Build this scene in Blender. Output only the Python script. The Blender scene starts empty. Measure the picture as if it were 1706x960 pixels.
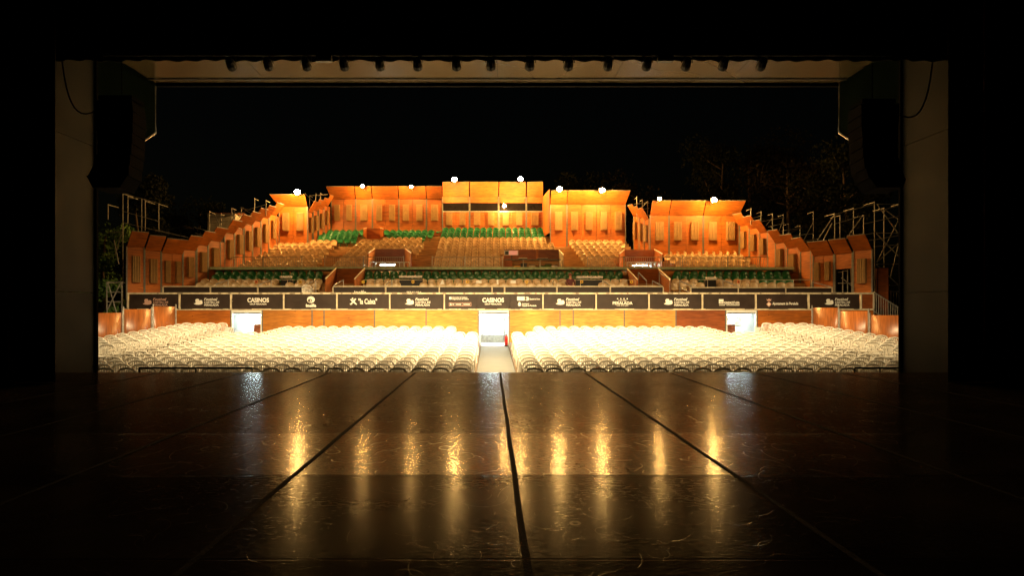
import bpy, bmesh, math, random
from mathutils import Vector, Matrix, Quaternion
RND = random.Random(11)
C = bpy.context.scene
COL = C.collection
F, VX, VY, EYE = 1082.0, 818.0, 514.0, 1.54      # focal length, vanishing point, eye height above the stage

def P(px, py, y): return Vector(((px - VX) * y / F, y, EYE + (VY - py) * y / F))
def XX(px, y): return (px - VX) * y / F
def ZZ(py, y): return EYE + (VY - py) * y / F

ONES = ['', 'first', 'second', 'third', 'fourth', 'fifth', 'sixth', 'seventh', 'eighth', 'ninth', 'tenth', 'eleventh', 'twelfth',
        'thirteenth', 'fourteenth', 'fifteenth', 'sixteenth', 'seventeenth', 'eighteenth', 'nineteenth']
def nth(n):
    if n < 20: return ONES[n]
    t = ['', '', 'twent', 'thirt', 'fort', 'fift', 'sixt', 'sevent', 'eight', 'ninet'][n // 10]
    return t + 'ieth' if n % 10 == 0 else t + 'y-' + ONES[n % 10]

# ------------------------------------------------------------------ materials
def new_mat(name):
    m = bpy.data.materials.new(name); m.use_nodes = True
    nt = m.node_tree; b = nt.nodes['Principled BSDF']
    return m, nt, b
def N(nt, t, **k):
    n = nt.nodes.new(t)
    for a, v in k.items(): setattr(n, a, v)
    return n
def mat(name, c, rough=.6, metal=0, var=.18, scale=3., stretch=(1, 1, 1), bump=0., bscale=30., spec=.5, detail=5):
    m, nt, b = new_mat(name)
    L = nt.links.new
    g = N(nt, 'ShaderNodeNewGeometry'); mp = N(nt, 'ShaderNodeMapping'); mp.inputs['Scale'].default_value = stretch
    L(g.outputs['Position'], mp.inputs['Vector'])
    n = N(nt, 'ShaderNodeTexNoise'); n.inputs['Scale'].default_value = scale; n.inputs['Detail'].default_value = detail
    L(mp.outputs['Vector'], n.inputs['Vector'])
    r = N(nt, 'ShaderNodeValToRGB')
    r.color_ramp.elements[0].position = .3; r.color_ramp.elements[1].position = .7
    r.color_ramp.elements[0].color = (*[x * (1 - var) for x in c], 1); r.color_ramp.elements[1].color = (*[min(1, x * (1 + var)) for x in c], 1)
    L(n.outputs['Fac'], r.inputs['Fac']); L(r.outputs['Color'], b.inputs['Base Color'])
    b.inputs['Roughness'].default_value = rough; b.inputs['Metallic'].default_value = metal
    b.inputs['Specular IOR Level'].default_value = spec
    rm = N(nt, 'ShaderNodeMapRange'); rm.inputs['To Min'].default_value = max(.03, rough - .12); rm.inputs['To Max'].default_value = min(1, rough + .12)
    L(n.outputs['Fac'], rm.inputs['Value']); L(rm.outputs['Result'], b.inputs['Roughness'])
    if bump:
        n2 = N(nt, 'ShaderNodeTexNoise'); n2.inputs['Scale'].default_value = bscale; n2.inputs['Detail'].default_value = 4
        L(mp.outputs['Vector'], n2.inputs['Vector'])
        bp = N(nt, 'ShaderNodeBump'); bp.inputs['Strength'].default_value = bump; bp.inputs['Distance'].default_value = .02
        L(n2.outputs['Fac'], bp.inputs['Height']); L(bp.outputs['Normal'], b.inputs['Normal'])
    return m
def ply(name, c, rough=.5, horizontal=True, spec=.4):
    """plywood: streaky grain, blotches and a few knots"""
    m, nt, b = new_mat(name); L = nt.links.new
    g = N(nt, 'ShaderNodeNewGeometry'); mp = N(nt, 'ShaderNodeMapping')
    mp.inputs['Scale'].default_value = (1.1, 1.1, 9) if horizontal else (8, 8, .9)
    L(g.outputs['Position'], mp.inputs['Vector'])
    n = N(nt, 'ShaderNodeTexNoise'); n.inputs['Scale'].default_value = 1.6; n.inputs['Detail'].default_value = 7; n.inputs['Distortion'].default_value = .8
    L(mp.outputs['Vector'], n.inputs['Vector'])
    r = N(nt, 'ShaderNodeValToRGB'); e = r.color_ramp.elements
    e[0].position = .3; e[0].color = (*[x * .62 for x in c], 1); e[1].position = .68; e[1].color = (*[x * 1.2 for x in c], 1)
    L(n.outputs['Fac'], r.inputs['Fac'])
    n2 = N(nt, 'ShaderNodeTexNoise'); n2.inputs['Scale'].default_value = .55; n2.inputs['Detail'].default_value = 3
    L(g.outputs['Position'], n2.inputs['Vector'])
    mr = N(nt, 'ShaderNodeMapRange'); mr.inputs['From Min'].default_value = .35; mr.inputs['From Max'].default_value = .65
    mr.inputs['To Min'].default_value = .72; mr.inputs['To Max'].default_value = 1.15
    L(n2.outputs['Fac'], mr.inputs['Value'])
    v = N(nt, 'ShaderNodeTexVoronoi'); v.inputs['Scale'].default_value = 1.7; L(g.outputs['Position'], v.inputs['Vector'])
    kr = N(nt, 'ShaderNodeMapRange'); kr.inputs['From Min'].default_value = .03; kr.inputs['From Max'].default_value = .08
    kr.inputs['To Min'].default_value = .45; kr.inputs['To Max'].default_value = 1.
    L(v.outputs['Distance'], kr.inputs['Value'])
    mu = N(nt, 'ShaderNodeMath', operation='MULTIPLY'); L(mr.outputs['Result'], mu.inputs[0]); L(kr.outputs['Result'], mu.inputs[1])
    mx = N(nt, 'ShaderNodeVectorMath', operation='SCALE'); L(r.outputs['Color'], mx.inputs[0]); L(mu.outputs['Value'], mx.inputs['Scale'])
    L(mx.outputs['Vector'], b.inputs['Base Color'])
    b.inputs['Roughness'].default_value = rough; b.inputs['Specular IOR Level'].default_value = spec
    return m
def emit(name, c, s):
    m, nt, b = new_mat(name)
    b.inputs['Base Color'].default_value = (.8, .8, .8, 1)
    b.inputs['Emission Color'].default_value = (*c, 1); b.inputs['Emission Strength'].default_value = s
    return m

def stage_material():
    m, nt, b = new_mat('stage_vinyl'); L = nt.links.new
    g = N(nt, 'ShaderNodeNewGeometry')
    def noise(scale, stretch, detail=4, dist=0.):
        mp = N(nt, 'ShaderNodeMapping'); mp.inputs['Scale'].default_value = stretch; L(g.outputs['Position'], mp.inputs['Vector'])
        n = N(nt, 'ShaderNodeTexNoise'); n.inputs['Scale'].default_value = scale; n.inputs['Detail'].default_value = detail; n.inputs['Distortion'].default_value = dist
        L(mp.outputs['Vector'], n.inputs['Vector']); return n.outputs['Fac']
    def math_(op, a, bb=None, clamp=False):
        n = N(nt, 'ShaderNodeMath', operation=op, use_clamp=clamp)
        for i, x in enumerate((a, bb)):
            if x is None: continue
            if isinstance(x, (int, float)): n.inputs[i].default_value = x
            else: L(x, n.inputs[i])
        return n.outputs[0]
    def rng(v, a, bb, c, d):
        n = N(nt, 'ShaderNodeMapRange'); L(v, n.inputs['Value'])
        for k, x in zip(('From Min', 'From Max', 'To Min', 'To Max'), (a, bb, c, d)): n.inputs[k].default_value = x
        return n.outputs['Result']
    # scratches: broken thin arcs round voronoi points
    scr = None
    for sc, rad, w, seed in ((.55, .36, .0016, 0), (.9, .42, .0022, 7.3), (1.5, .3, .0034, 3.1), (2.3, .4, .005, 12.7), (.8, .22, .002, 23.1), (3.1, .36, .007, 31.), (1.1, .5, .0026, 17.)):
        mp = N(nt, 'ShaderNodeMapping'); mp.inputs['Location'].default_value = (seed, seed * .7, 0); mp.inputs['Scale'].default_value = (1, .8, 1); mp.inputs['Rotation'].default_value = (0, 0, seed)
        L(g.outputs['Position'], mp.inputs['Vector'])
        vo = N(nt, 'ShaderNodeTexVoronoi'); vo.inputs['Scale'].default_value = sc; L(mp.outputs['Vector'], vo.inputs['Vector'])
        d = math_('ABSOLUTE', math_('SUBTRACT', vo.outputs['Distance'], rad))
        ring = rng(d, 0, w * 1.2, 1, 0)
        msk = rng(noise(1.7 + seed * .05, (1, 1, 1), 2), .52, .58, 0, 1)
        s = math_('MULTIPLY', ring, msk, True)
        scr = s if scr is None else math_('MAXIMUM', scr, s)
    streak = noise(21, (.75, 1.5, 1), 6, .3)
    fine = noise(42, (.7, 1.4, 1), 3)
    blot = noise(.9, (1, 1, 1), 6, .5)
    # cross seams every 1.98 m, each width of vinyl worn a little differently
    sx = N(nt, 'ShaderNodeSeparateXYZ'); L(g.outputs['Position'], sx.inputs[0])
    t = math_('DIVIDE', math_('SUBTRACT', sx.outputs['Y'], 13.90), 1.985)
    fr = math_('ABSOLUTE', math_('SUBTRACT', math_('FRACT', math_('ADD', t, .5)), .5))
    seam = rng(fr, .003, .008, 1, 0)
    wn = N(nt, 'ShaderNodeTexWhiteNoise', noise_dimensions='1D'); L(math_('FLOOR', t), wn.inputs['W'])
    col = N(nt, 'ShaderNodeValToRGB'); e = col.color_ramp.elements
    e[0].position = .3; e[0].color = (.010, .008, .007, 1); e[1].position = .75; e[1].color = (.032, .025, .019, 1)
    L(blot, col.inputs['Fac'])
    mx = N(nt, 'ShaderNodeMix', data_type='RGBA'); L(math_("MULTIPLY", scr, .08), mx.inputs['Factor'])
    L(col.outputs['Color'], mx.inputs[6]); mx.inputs[7].default_value = (.10, .09, .075, 1)
    mx2 = N(nt, 'ShaderNodeMix', data_type='RGBA'); L(math_('MULTIPLY', seam, .8), mx2.inputs['Factor'])
    L(mx.outputs[2], mx2.inputs[6]); mx2.inputs[7].default_value = (.006, .005, .005, 1)
    L(mx2.outputs[2], b.inputs['Base Color'])
    ro = math_('ADD', rng(blot, .3, .7, .045, .075), math_('MULTIPLY', wn.outputs['Value'], .02))
    ro = math_('ADD', ro, rng(streak, .35, .65, -.02, .04))
    ro = math_('ADD', ro, math_('MULTIPLY', scr, .12), True)
    L(ro, b.inputs['Coat Roughness']); b.inputs['Coat Weight'].default_value = .5; L(math_('ADD', ro, .15), b.inputs['Roughness'])
    h = math_('ADD', math_('MULTIPLY', streak, .5), math_('MULTIPLY', fine, .4))
    h = math_('SUBTRACT', h, math_('MULTIPLY', scr, .25))
    h = math_('SUBTRACT', h, math_('MULTIPLY', seam, .6))
    bp = N(nt, 'ShaderNodeBump'); bp.inputs['Strength'].default_value = .20; bp.inputs['Distance'].default_value = .010
    L(h, bp.inputs['Height']); L(bp.outputs['Normal'], b.inputs['Normal']); L(bp.outputs['Normal'], b.inputs['Coat Normal'])
    b.inputs['Specular IOR Level'].default_value = .35
    cr = N(nt, 'ShaderNodeValToRGB'); cr.color_ramp.interpolation = 'CONSTANT'
    L(math_('DIVIDE', sx.outputs['Y'], 16), cr.inputs['Fac'])
    vals = [(0, .15), (2.0, .19), (3.98, .38), (5.96, .84), (7.95, .60), (9.93, .6), (11.92, .62), (13.9, .7)]
    while len(cr.color_ramp.elements) < len(vals): cr.color_ramp.elements.new(.5)
    for el, (p_, v_) in zip(cr.color_ramp.elements, vals): el.position = p_ / 16
    for el, (p_, v_) in zip(cr.color_ramp.elements, vals): el.color = (v_, v_, v_, 1)
    df = N(nt, 'ShaderNodeBsdfDiffuse'); L(mx2.outputs[2], df.inputs['Color']); L(bp.outputs['Normal'], df.inputs['Normal'])
    fac = math_('MULTIPLY', rng(streak, .35, .65, .15, .38), rng(cr.outputs['Color'], 0, 1, 0, 1))
    fac = math_('ADD', fac, math_("MULTIPLY", scr, .14), True)
    ms = N(nt, 'ShaderNodeMixShader'); L(fac, ms.inputs[0]); L(df.outputs[0], ms.inputs[1]); L(b.outputs[0], ms.inputs[2]); L(ms.outputs[0], nt.nodes['Material Output'].inputs['Surface'])
    return m

def chair_plastic():
    m, nt, b = new_mat('white_resin'); L = nt.links.new
    b.inputs['Base Color'].default_value = (.74, .70, .62, 1); b.inputs['Roughness'].default_value = .45
    oi = N(nt, 'ShaderNodeObjectInfo'); g = N(nt, 'ShaderNodeNewGeometry')
    n = N(nt, 'ShaderNodeTexNoise'); n.inputs['Scale'].default_value = 2.2; L(g.outputs['Position'], n.inputs['Vector'])
    r = N(nt, 'ShaderNodeValToRGB'); e = r.color_ramp.elements
    e[0].position = .3; e[0].color = (.66, .61, .52, 1); e[1].position = .7; e[1].color = (.78, .75, .68, 1)
    L(n.outputs['Fac'], r.inputs['Fac']); L(r.outputs['Color'], b.inputs['Base Color'])
    tr = N(nt, 'ShaderNodeBsdfTranslucent'); tr.inputs['Color'].default_value = (.78, .66, .48, 1)
    mx = N(nt, 'ShaderNodeMixShader'); mx.inputs[0].default_value = .06
    L(b.outputs[0], mx.inputs[1]); L(tr.outputs[0], mx.inputs[2]); L(mx.outputs[0], nt.nodes['Material Output'].inputs['Surface'])
    return m
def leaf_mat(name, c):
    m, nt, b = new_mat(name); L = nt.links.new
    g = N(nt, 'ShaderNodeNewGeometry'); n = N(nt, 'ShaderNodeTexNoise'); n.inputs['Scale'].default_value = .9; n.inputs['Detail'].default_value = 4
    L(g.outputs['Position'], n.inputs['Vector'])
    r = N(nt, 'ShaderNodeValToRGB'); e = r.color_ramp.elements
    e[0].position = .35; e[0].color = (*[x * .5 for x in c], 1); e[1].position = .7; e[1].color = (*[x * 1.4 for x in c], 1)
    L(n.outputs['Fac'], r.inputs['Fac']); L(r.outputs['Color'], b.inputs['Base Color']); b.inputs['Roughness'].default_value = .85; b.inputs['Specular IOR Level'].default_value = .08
    return m

M = dict(
    stage=stage_material(), tape=mat('gaffer_tape', (.005, .005, .005), .9, var=.3, scale=14, bump=.3, bscale=40, spec=.03),
    plym=ply('honey_lit_plywood', (.50, .185, .028)), plyl=ply('pale_lit_plywood', (.62, .28, .06)), ply=ply('orange_plywood', (.39, .108, .012)), plyd=ply('dark_plywood', (.25, .065, .016)), plyv=ply('varnished_plywood', (.34, .10, .02), .36, False, .6),
    louvre=mat('ribbed_foam', (.30, .17, .055), .8, var=.15, scale=6), steel=mat('galvanised_steel', (.42, .40, .36), .42, .7, var=.25, scale=9),
    paint=mat('grey_paint', (.13, .125, .105), .5, var=.2, scale=8), scaf=mat('scaffold_steel', (.30, .27, .22), .6, .2, var=.35, scale=7),
    black=mat('black_cloth', (.006, .006, .006), .9, var=.3, scale=5, spec=.15), blackm=mat('black_metal', (.012, .012, .013), .45, var=.3, scale=20),
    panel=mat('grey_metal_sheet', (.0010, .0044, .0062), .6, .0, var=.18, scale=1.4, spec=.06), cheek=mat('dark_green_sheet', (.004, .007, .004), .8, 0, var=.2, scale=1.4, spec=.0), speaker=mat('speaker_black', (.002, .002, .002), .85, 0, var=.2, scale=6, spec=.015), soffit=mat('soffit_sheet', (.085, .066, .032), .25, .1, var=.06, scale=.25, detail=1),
    white=mat('white_paint', (.72, .74, .72), .5, var=.06), chair=chair_plastic(),
    tan=mat('tan_plastic', (.60, .42, .22), .30, var=.15, scale=3), green=mat('green_plastic', (.022, .18, .065), .30, var=.2, scale=3),
    deck=mat('deck_boards', (.38, .22, .09), .65, var=.35, scale=2.5, stretch=(.6, 5, 5), bump=.3), carpet=mat('aisle_carpet', (.13, .135, .13), .8, var=.22, scale=3, stretch=(.5, 4, 1), bump=.25, bscale=12),
    ground=mat('dark_soil', (.06, .05, .04), .95, var=.4, scale=.7, bump=.4, bscale=4), platform=mat('platform_boards', (.10, .065, .035), .65, var=.25, scale=2, stretch=(.6, 5, 5)),
    vinyl=mat('banner_vinyl', (.026, .014, .009), .55, var=.25, scale=2.5, bump=.15, bscale=3), letter=mat('banner_print', (.82, .78, .70), .6, var=.05), letterp=mat('pink_print', (.62, .36, .28), .6, var=.05),
    cream=mat('cream_rail', (.62, .52, .36), .5, var=.25, scale=5), mint=mat('mint_edge', (.55, .70, .50), .6, var=.2, scale=5),
    red=mat('red_enamel', (.45, .02, .02), .3, var=.1), yellow=mat('yellow_plastic', (.75, .42, .02), .5, var=.1), orange=mat('orange_plastic', (.7, .16, .03), .5, var=.1),
    glassd=mat('dark_glass', (.008, .006, .005), .3, var=.2, spec=.08), screen=emit('screen_glow', (.55, .08, .1), .8), skin=mat('skin', (.45, .20, .12), .5, var=.1), cloth=mat('dark_red_cloth', (.10, .02, .018), .8, var=.3, scale=8),
    hair=mat('auburn_hair', (.12, .03, .012), .6, var=.3, scale=30), trouser=mat('black_trousers', (.02, .02, .022), .8, var=.3),
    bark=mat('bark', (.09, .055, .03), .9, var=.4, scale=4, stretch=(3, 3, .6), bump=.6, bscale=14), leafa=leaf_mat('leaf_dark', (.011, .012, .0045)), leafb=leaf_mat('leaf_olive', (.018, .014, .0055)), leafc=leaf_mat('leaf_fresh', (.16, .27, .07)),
    plaster=mat('pale_plaster', (.42, .36, .27), .85, var=.25, scale=2, bump=.2), rope=mat('red_rope', (.10, .012, .01), .8), brown=mat('brown_flat', (.045, .03, .02), .75, var=.3),
    lamp=emit('halogen_glass', (1., .54, .15), 2100), lampw=emit('halogen_glass_soft', (1., .52, .14), 2300), tube=emit('cool_tube', (.80, 1., .97), 240), mesh=mat('steel_mesh', (.3, .29, .27), .5, .5))

# ------------------------------------------------------------------ mesh builder
class MB:
    def __init__(s): s.v = []; s.f = []
    def add(s, vs, fs):
        n = len(s.v); s.v += [tuple(v) for v in vs]; s.f += [tuple(i + n for i in f) for f in fs]; return s
    def hexa(s, a, b):
        return s.add(list(a) + list(b), [(3, 2, 1, 0), (4, 5, 6, 7), (0, 1, 5, 4), (1, 2, 6, 5), (2, 3, 7, 6), (3, 0, 4, 7)])
    def box(s, x0, x1, y0, y1, z0, z1):
        return s.hexa([(x0, y0, z0), (x1, y0, z0), (x1, y1, z0), (x0, y1, z0)], [(x0, y0, z1), (x1, y0, z1), (x1, y1, z1), (x0, y1, z1)])
    def sheet(s, q, th):
        q = [Vector(p) for p in q]; n = (q[1] - q[0]).cross(q[3] - q[0]).normalized() * th
        return s.hexa(q, [p + n for p in q])
    def bar(s, p, q, w, h=None, r2=1.):
        p, q = Vector(p), Vector(q); d = (q - p).normalized(); up = Vector((0, 0, 1)) if abs(d.z) < .9 else Vector((0, 1, 0))
        a = d.cross(up).normalized(); b = a.cross(d).normalized(); h = w if h is None else h
        c = lambda o, k: [o - a * w / 2 * k - b * h / 2 * k, o + a * w / 2 * k - b * h / 2 * k, o + a * w / 2 * k + b * h / 2 * k, o - a * w / 2 * k + b * h / 2 * k]
        return s.hexa(c(p, 1), c(q, r2))
    def tube(s, p, q, r, n=6, r2=None): return s.path([p, q], [r, r if r2 is None else r2], n)
    def path(s, pts, r, n=6, cap=True):
        pts = [Vector(p) for p in pts]; k = len(pts); rs = r if isinstance(r, (list, tuple)) else [r] * k
        vs = []; fs = []
        for i, p in enumerate(pts):
            d = (pts[min(i + 1, k - 1)] - pts[max(i - 1, 0)]).normalized()
            up = Vector((0, 0, 1)) if abs(d.z) < .95 else Vector((0, 1, 0))
            a = d.cross(up).normalized(); b = a.cross(d)
            for j in range(n):
                t = 2 * math.pi * j / n; vs.append(p + (a * math.cos(t) + b * math.sin(t)) * rs[i])
        for i in range(k - 1):
            for j in range(n):
                j2 = (j + 1) % n; fs.append((i * n + j, i * n + j2, i * n + n + j2, i * n + n + j))
        if cap: fs += [tuple(range(n - 1, -1, -1)), tuple(range((k - 1) * n, k * n))]
        return s.add(vs, fs)
    def ball(s, c, r, n=10, m=6, sq=(1, 1, 1)):
        c = Vector(c); vs = []; fs = []
        for i in range(m + 1):
            t = math.pi * i / m
            for j in range(n):
                u = 2 * math.pi * j / n
                vs.append(c + Vector((r * sq[0] * math.sin(t) * math.cos(u), r * sq[1] * math.sin(t) * math.sin(u), r * sq[2] * math.cos(t))))
        for i in range(m):
            for j in range(n): fs.append((i * n + j, (i + 1) * n + j, (i + 1) * n + (j + 1) % n, i * n + (j + 1) % n))
        return s.add(vs, fs)
    def poly(s, pts, fn, th):
        """flat outline (u, v) mapped by fn(u, v, depth), thickness th"""
        n = len(pts); vs = [fn(u, v, 0) for u, v in pts] + [fn(u, v, th) for u, v in pts]
        return s.add(vs, [tuple(range(n)), tuple(range(2 * n - 1, n - 1, -1))] + [(i, n + i, n + (i + 1) % n, (i + 1) % n) for i in range(n)])
    def mesh(s, name, material, smooth=False, off=(0, 0, 0), fix=True):
        me = bpy.data.meshes.new(name); o = Vector(off)
        me.from_pydata([Vector(v) - o for v in s.v], [], s.f); me.materials.append(material)
        if fix and len(s.f) < 60000:
            bm = bmesh.new(); bm.from_mesh(me); bmesh.ops.recalc_face_normals(bm, faces=bm.faces); bm.to_mesh(me); bm.free()
        if smooth:
            me.polygons.foreach_set('use_smooth', [True] * len(me.polygons))
        return me
    def base(s):
        xs, ys, zs = zip(*s.v); return Vector(((min(xs) + max(xs)) / 2, (min(ys) + max(ys)) / 2, min(zs)))
    def build(s, name, material, parent=None, smooth=False, fix=True):
        root = parent
        off = Vector((0, 0, 0))
        if parent is None: off = s.base()
        else:
            p = parent
            while p is not None: off += p.location; p = p.parent
        o = bpy.data.objects.new(name, s.mesh(name, material, smooth, off, fix)); COL.objects.link(o)
        if parent is None: o.location = off
        else: o.parent = parent
        return o
def tag(o, label, cat, group=None, kind=None):
    o['label'] = label; o['category'] = cat
    if group: o['group'] = group
    if kind: o['kind'] = kind
    return o
def thing(name, loc, label, cat, group=None):
    o = bpy.data.objects.new(name, None); o.empty_display_size = .2; COL.objects.link(o); o.location = loc
    return tag(o, label, cat, group)
def struct(o): o['kind'] = 'structure'; return o
def inst(src, loc, rz, label, cat, group, name=None):
    o = src.copy(); COL.objects.link(o); o.location = loc; o.rotation_euler = (0, 0, rz); tag(o, label, cat, group); return o

# ------------------------------------------------------------------ camera, world
cam = bpy.data.cameras.new('camera'); co = bpy.data.objects.new('camera', cam); COL.objects.link(co)
co.location = (0, 0, EYE); co.rotation_euler = (math.radians(90), 0, 0)
cam.sensor_width = 36; cam.lens = 36 * F / 1706; cam.shift_x = 35 / 1706; cam.shift_y = 34 / 1706
cam.clip_start = .1; cam.clip_end = 2000; C.camera = co
w = bpy.data.worlds.new('World'); C.world = w; w.use_nodes = True
nt = w.node_tree; sky = nt.nodes.new('ShaderNodeTexSky'); sky.sky_type = 'NISHITA'; sky.sun_disc = False
sky.sun_elevation = math.radians(2); sky.sun_rotation = math.radians(150)
nt.links.new(sky.outputs[0], nt.nodes['Background'].inputs['Color']); nt.nodes['Background'].inputs['Strength'].default_value = .0006
C.view_settings.view_transform = 'Standard'; C.view_settings.look = 'None'; C.view_settings.exposure = 0; C.view_settings.gamma = 1
C.cycles.use_denoising = True; C.cycles.max_bounces = 7; C.cycles.diffuse_bounces = 4; C.cycles.glossy_bounces = 3; C.cycles.sample_clamp_indirect = 6
C.cycles.caustics_reflective = False; C.cycles.caustics_refractive = False

# ------------------------------------------------------------------ ground, stage, stalls floor
EDGE = 15.57
FL0, FL1 = -1.12, -.46                                   # aisle level at the stage and at the stand
def aisle_z(y): return FL0 + (FL1 - FL0) * (y - 15.7) / (34.5 - 15.7)
def plat_z(y): return EYE - (3.55 - .053 * y)
g = MB().box(-220, 220, -60, 300, -1.5, -1.3); struct(g.build('ground', M['ground']))
s = MB().box(-16, 16.4, -3, EDGE, -.18, 0); struct(s.build('stage_floor', M['stage']))
s = MB().box(-16, 16.4, EDGE - .06, EDGE - .02, -1.3, -.185); struct(s.build('stage_front', M['black']))
s = MB().hexa([(-20.5, EDGE, -1.29), (21.5, EDGE, -1.29), (21.5, 34.6, -1.29), (-20.5, 34.6, -1.29)],
              [(-20.5, EDGE, FL0), (21.5, EDGE, FL0), (21.5, 34.6, aisle_z(34.6)), (-20.5, 34.6, aisle_z(34.6))]); struct(s.build('stalls_floor', M['carpet']))
AL, AR = -.52, .90                                       # aisle edges
for x0, x1 in ((-17.6, AL), (AR, 18.2)):
    s = MB(); y0, y1 = 17.4, 33.75
    s.hexa([(x0, y0, -1.2), (x1, y0, -1.2), (x1, y1, -.9), (x0, y1, -.9)], [(x0, y0, plat_z(y0)), (x1, y0, plat_z(y0)), (x1, y1, plat_z(y1)), (x0, y1, plat_z(y1))])
    struct(s.build('stalls_platform', M['platform']))
for x0, x1 in ((-16.4, -13.35), (13.75, 16.8)):          # outer raised edge
    s = MB(); y0, y1 = 17.5, 33.7
    s.hexa([(x0, y0, plat_z(y0) - .1), (x1, y0, plat_z(y0) - .1), (x1, y1, plat_z(y1) - .1), (x0, y1, plat_z(y1) - .1)],
           [(x0, y0, plat_z(y0) + .24), (x1, y0, plat_z(y0) + .24), (x1, y1, plat_z(y1) + .24), (x0, y1, plat_z(y1) + .24)])
    struct(s.build('side_platform', M['platform']))
TP = ['far left', 'third left', 'second left', 'first left', 'centre', 'first right', 'second right', 'third right', 'far right']
LB = ['black tape strip at the far left edge of the stage floor', 'black tape strip crossing the dark left part of the stage', 'black tape strip ending under the left cool door reflection',
      'black tape strip passing beside the left bright lamp reflection', 'widest looking black tape strip running straight up to the aisle', 'black tape strip running right of the three middle reflections',
      'black tape strip crossing the right end lamp reflection', 'black tape strip beside the orange reflection at right', 'black tape strip at the far right edge of the stage floor']
for k in range(-4, 5):
    x = .216 + 2.03 * k
    s = MB(); n = 24
    for i in range(n):
        ya, yb = .2 + (EDGE - .25) * i / n, .2 + (EDGE - .25) * (i + 1) / n
        j = lambda q: .004 * math.sin(q * 2.3 + k)
        s.add([(x - .025 + j(ya), ya, .003), (x + .025 + j(ya), ya, .003), (x + .025 + j(yb), yb, .003), (x - .025 + j(yb), yb, .003)], [(0, 1, 2, 3)])
    tag(s.build('floor_tape', M['tape'], fix=False), LB[k + 4], 'tape', 'tape strips along the stage floor')

# ------------------------------------------------------------------ stage house
WL, WR, Y0, Y1, Y2 = -10.70, 11.10, 15.62, 17.62, 20.65
HS = EYE + 376 * Y2 / F                                   # soffit level
sh = thing('stage_house', (0.2, 16, 0), 'grey metal stage house with wide proscenium opening and canopy over the front rows', 'stage house')
for sg, X in ((-1, WL), (1, WR)):
    t = .12 * sg
    b = MB(); zt = EYE + 3.72
    for z0, z1 in ((-1.3, 1.95), (1.962, 5.9), (5.912, 9.6)):
        b.box(min(X, X + t), max(X, X + t), Y0, Y1 - .09, z0, z1)
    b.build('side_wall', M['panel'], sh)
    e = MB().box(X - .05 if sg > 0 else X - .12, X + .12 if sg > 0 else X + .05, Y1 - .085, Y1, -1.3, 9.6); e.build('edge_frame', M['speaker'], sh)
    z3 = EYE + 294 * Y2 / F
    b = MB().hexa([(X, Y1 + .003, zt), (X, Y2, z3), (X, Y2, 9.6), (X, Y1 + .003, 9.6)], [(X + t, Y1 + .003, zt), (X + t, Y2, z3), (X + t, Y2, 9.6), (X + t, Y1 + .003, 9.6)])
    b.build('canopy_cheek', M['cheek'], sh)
    b = MB().path([(X + .02 * -sg, Y1, zt - .02), (X - .02 * sg, Y2 + .02, z3 - .02), (X - .02 * sg, Y2 + .02, HS + .1)], .035, 6); b.build('edge_trim', M['steel'], sh)
    b = MB().box(min(X + t, sg * 16.2), max(X + t, sg * 16.2), Y0, Y0 + .15, -1.3, 10.5); b.build('return_wall', M['panel'], sh)
for i in range(6):
    a, c = WL + (WR - WL) * i / 6, WL + (WR - WL) * (i + 1) / 6
    MB().box(a + .006, c - .006, Y0 - .4, Y2, HS, HS + .1).build('soffit_panel', M['soffit'], sh)
MB().box(WL, WR, Y2 + .01, Y2 + .09, HS - .10, HS + 2.2).build('canopy_fascia', M['panel'], sh)
MB().box(WL, WR, Y2 - .42, Y2 - .34, HS - .03, HS - .001).build('soffit_trim', M['blackm'], sh)
MB().box(-16.2, 16.2, -3, Y0 - .45, 10.6, 10.7).build('roof', M['black'], sh)
for x in (-16.2, 16.1): MB().box(x, x + .1, -3, Y0, -1.3, 10.55).build('outer_wall', M['black'], sh)
MB().box(-16, 16, -3.1, -3.0, -1.3, 10.55).build('rear_wall', M['black'], sh)

def drape(x0, x1, y, z0, z1, amp=.07, step=.09):
    b = MB(); n = max(4, int((x1 - x0) / step)); vs = []
    for i in range(n + 1):
        x = x0 + (x1 - x0) * i / n; yy = y + amp * math.sin(i * 1.3) + .03 * math.sin(i * .37)
        vs += [(x, yy, z0), (x, yy, z1), (x, yy + .012, z0), (x, yy + .012, z1)]
    fs = []
    for i in range(n):
        a = 4 * i; fs += [(a, a + 4, a + 5, a + 1), (a + 2, a + 3, a + 7, a + 6), (a + 1, a + 5, a + 7, a + 3), (a, a + 2, a + 6, a + 4)]
    fs += [(0, 1, 3, 2), (4 * n, 4 * n + 2, 4 * n + 3, 4 * n + 1)]
    return b.add(vs, fs)
tag(drape(-14.5, XX(95, 13.4), 13.4, .01, 10.5).build('leg_curtain', M['black'], smooth=True), 'black leg curtain masking the left wing beside the proscenium', 'curtain', 'black stage masking curtains')
tag(drape(XX(1580, 13.4), 14.5, 13.4, .01, 10.5).build('leg_curtain', M['black'], smooth=True), 'black leg curtain masking the right wing beside the proscenium', 'curtain', 'black stage masking curtains')
ZB = ZZ(103, 14.5)
tag(drape(-15, 15, 14.55, ZB + .05, 10.4, .05).build('border_curtain', M['black'], smooth=True), 'black border curtain hanging across the top of the stage opening', 'curtain', 'black stage masking curtains')
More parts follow.
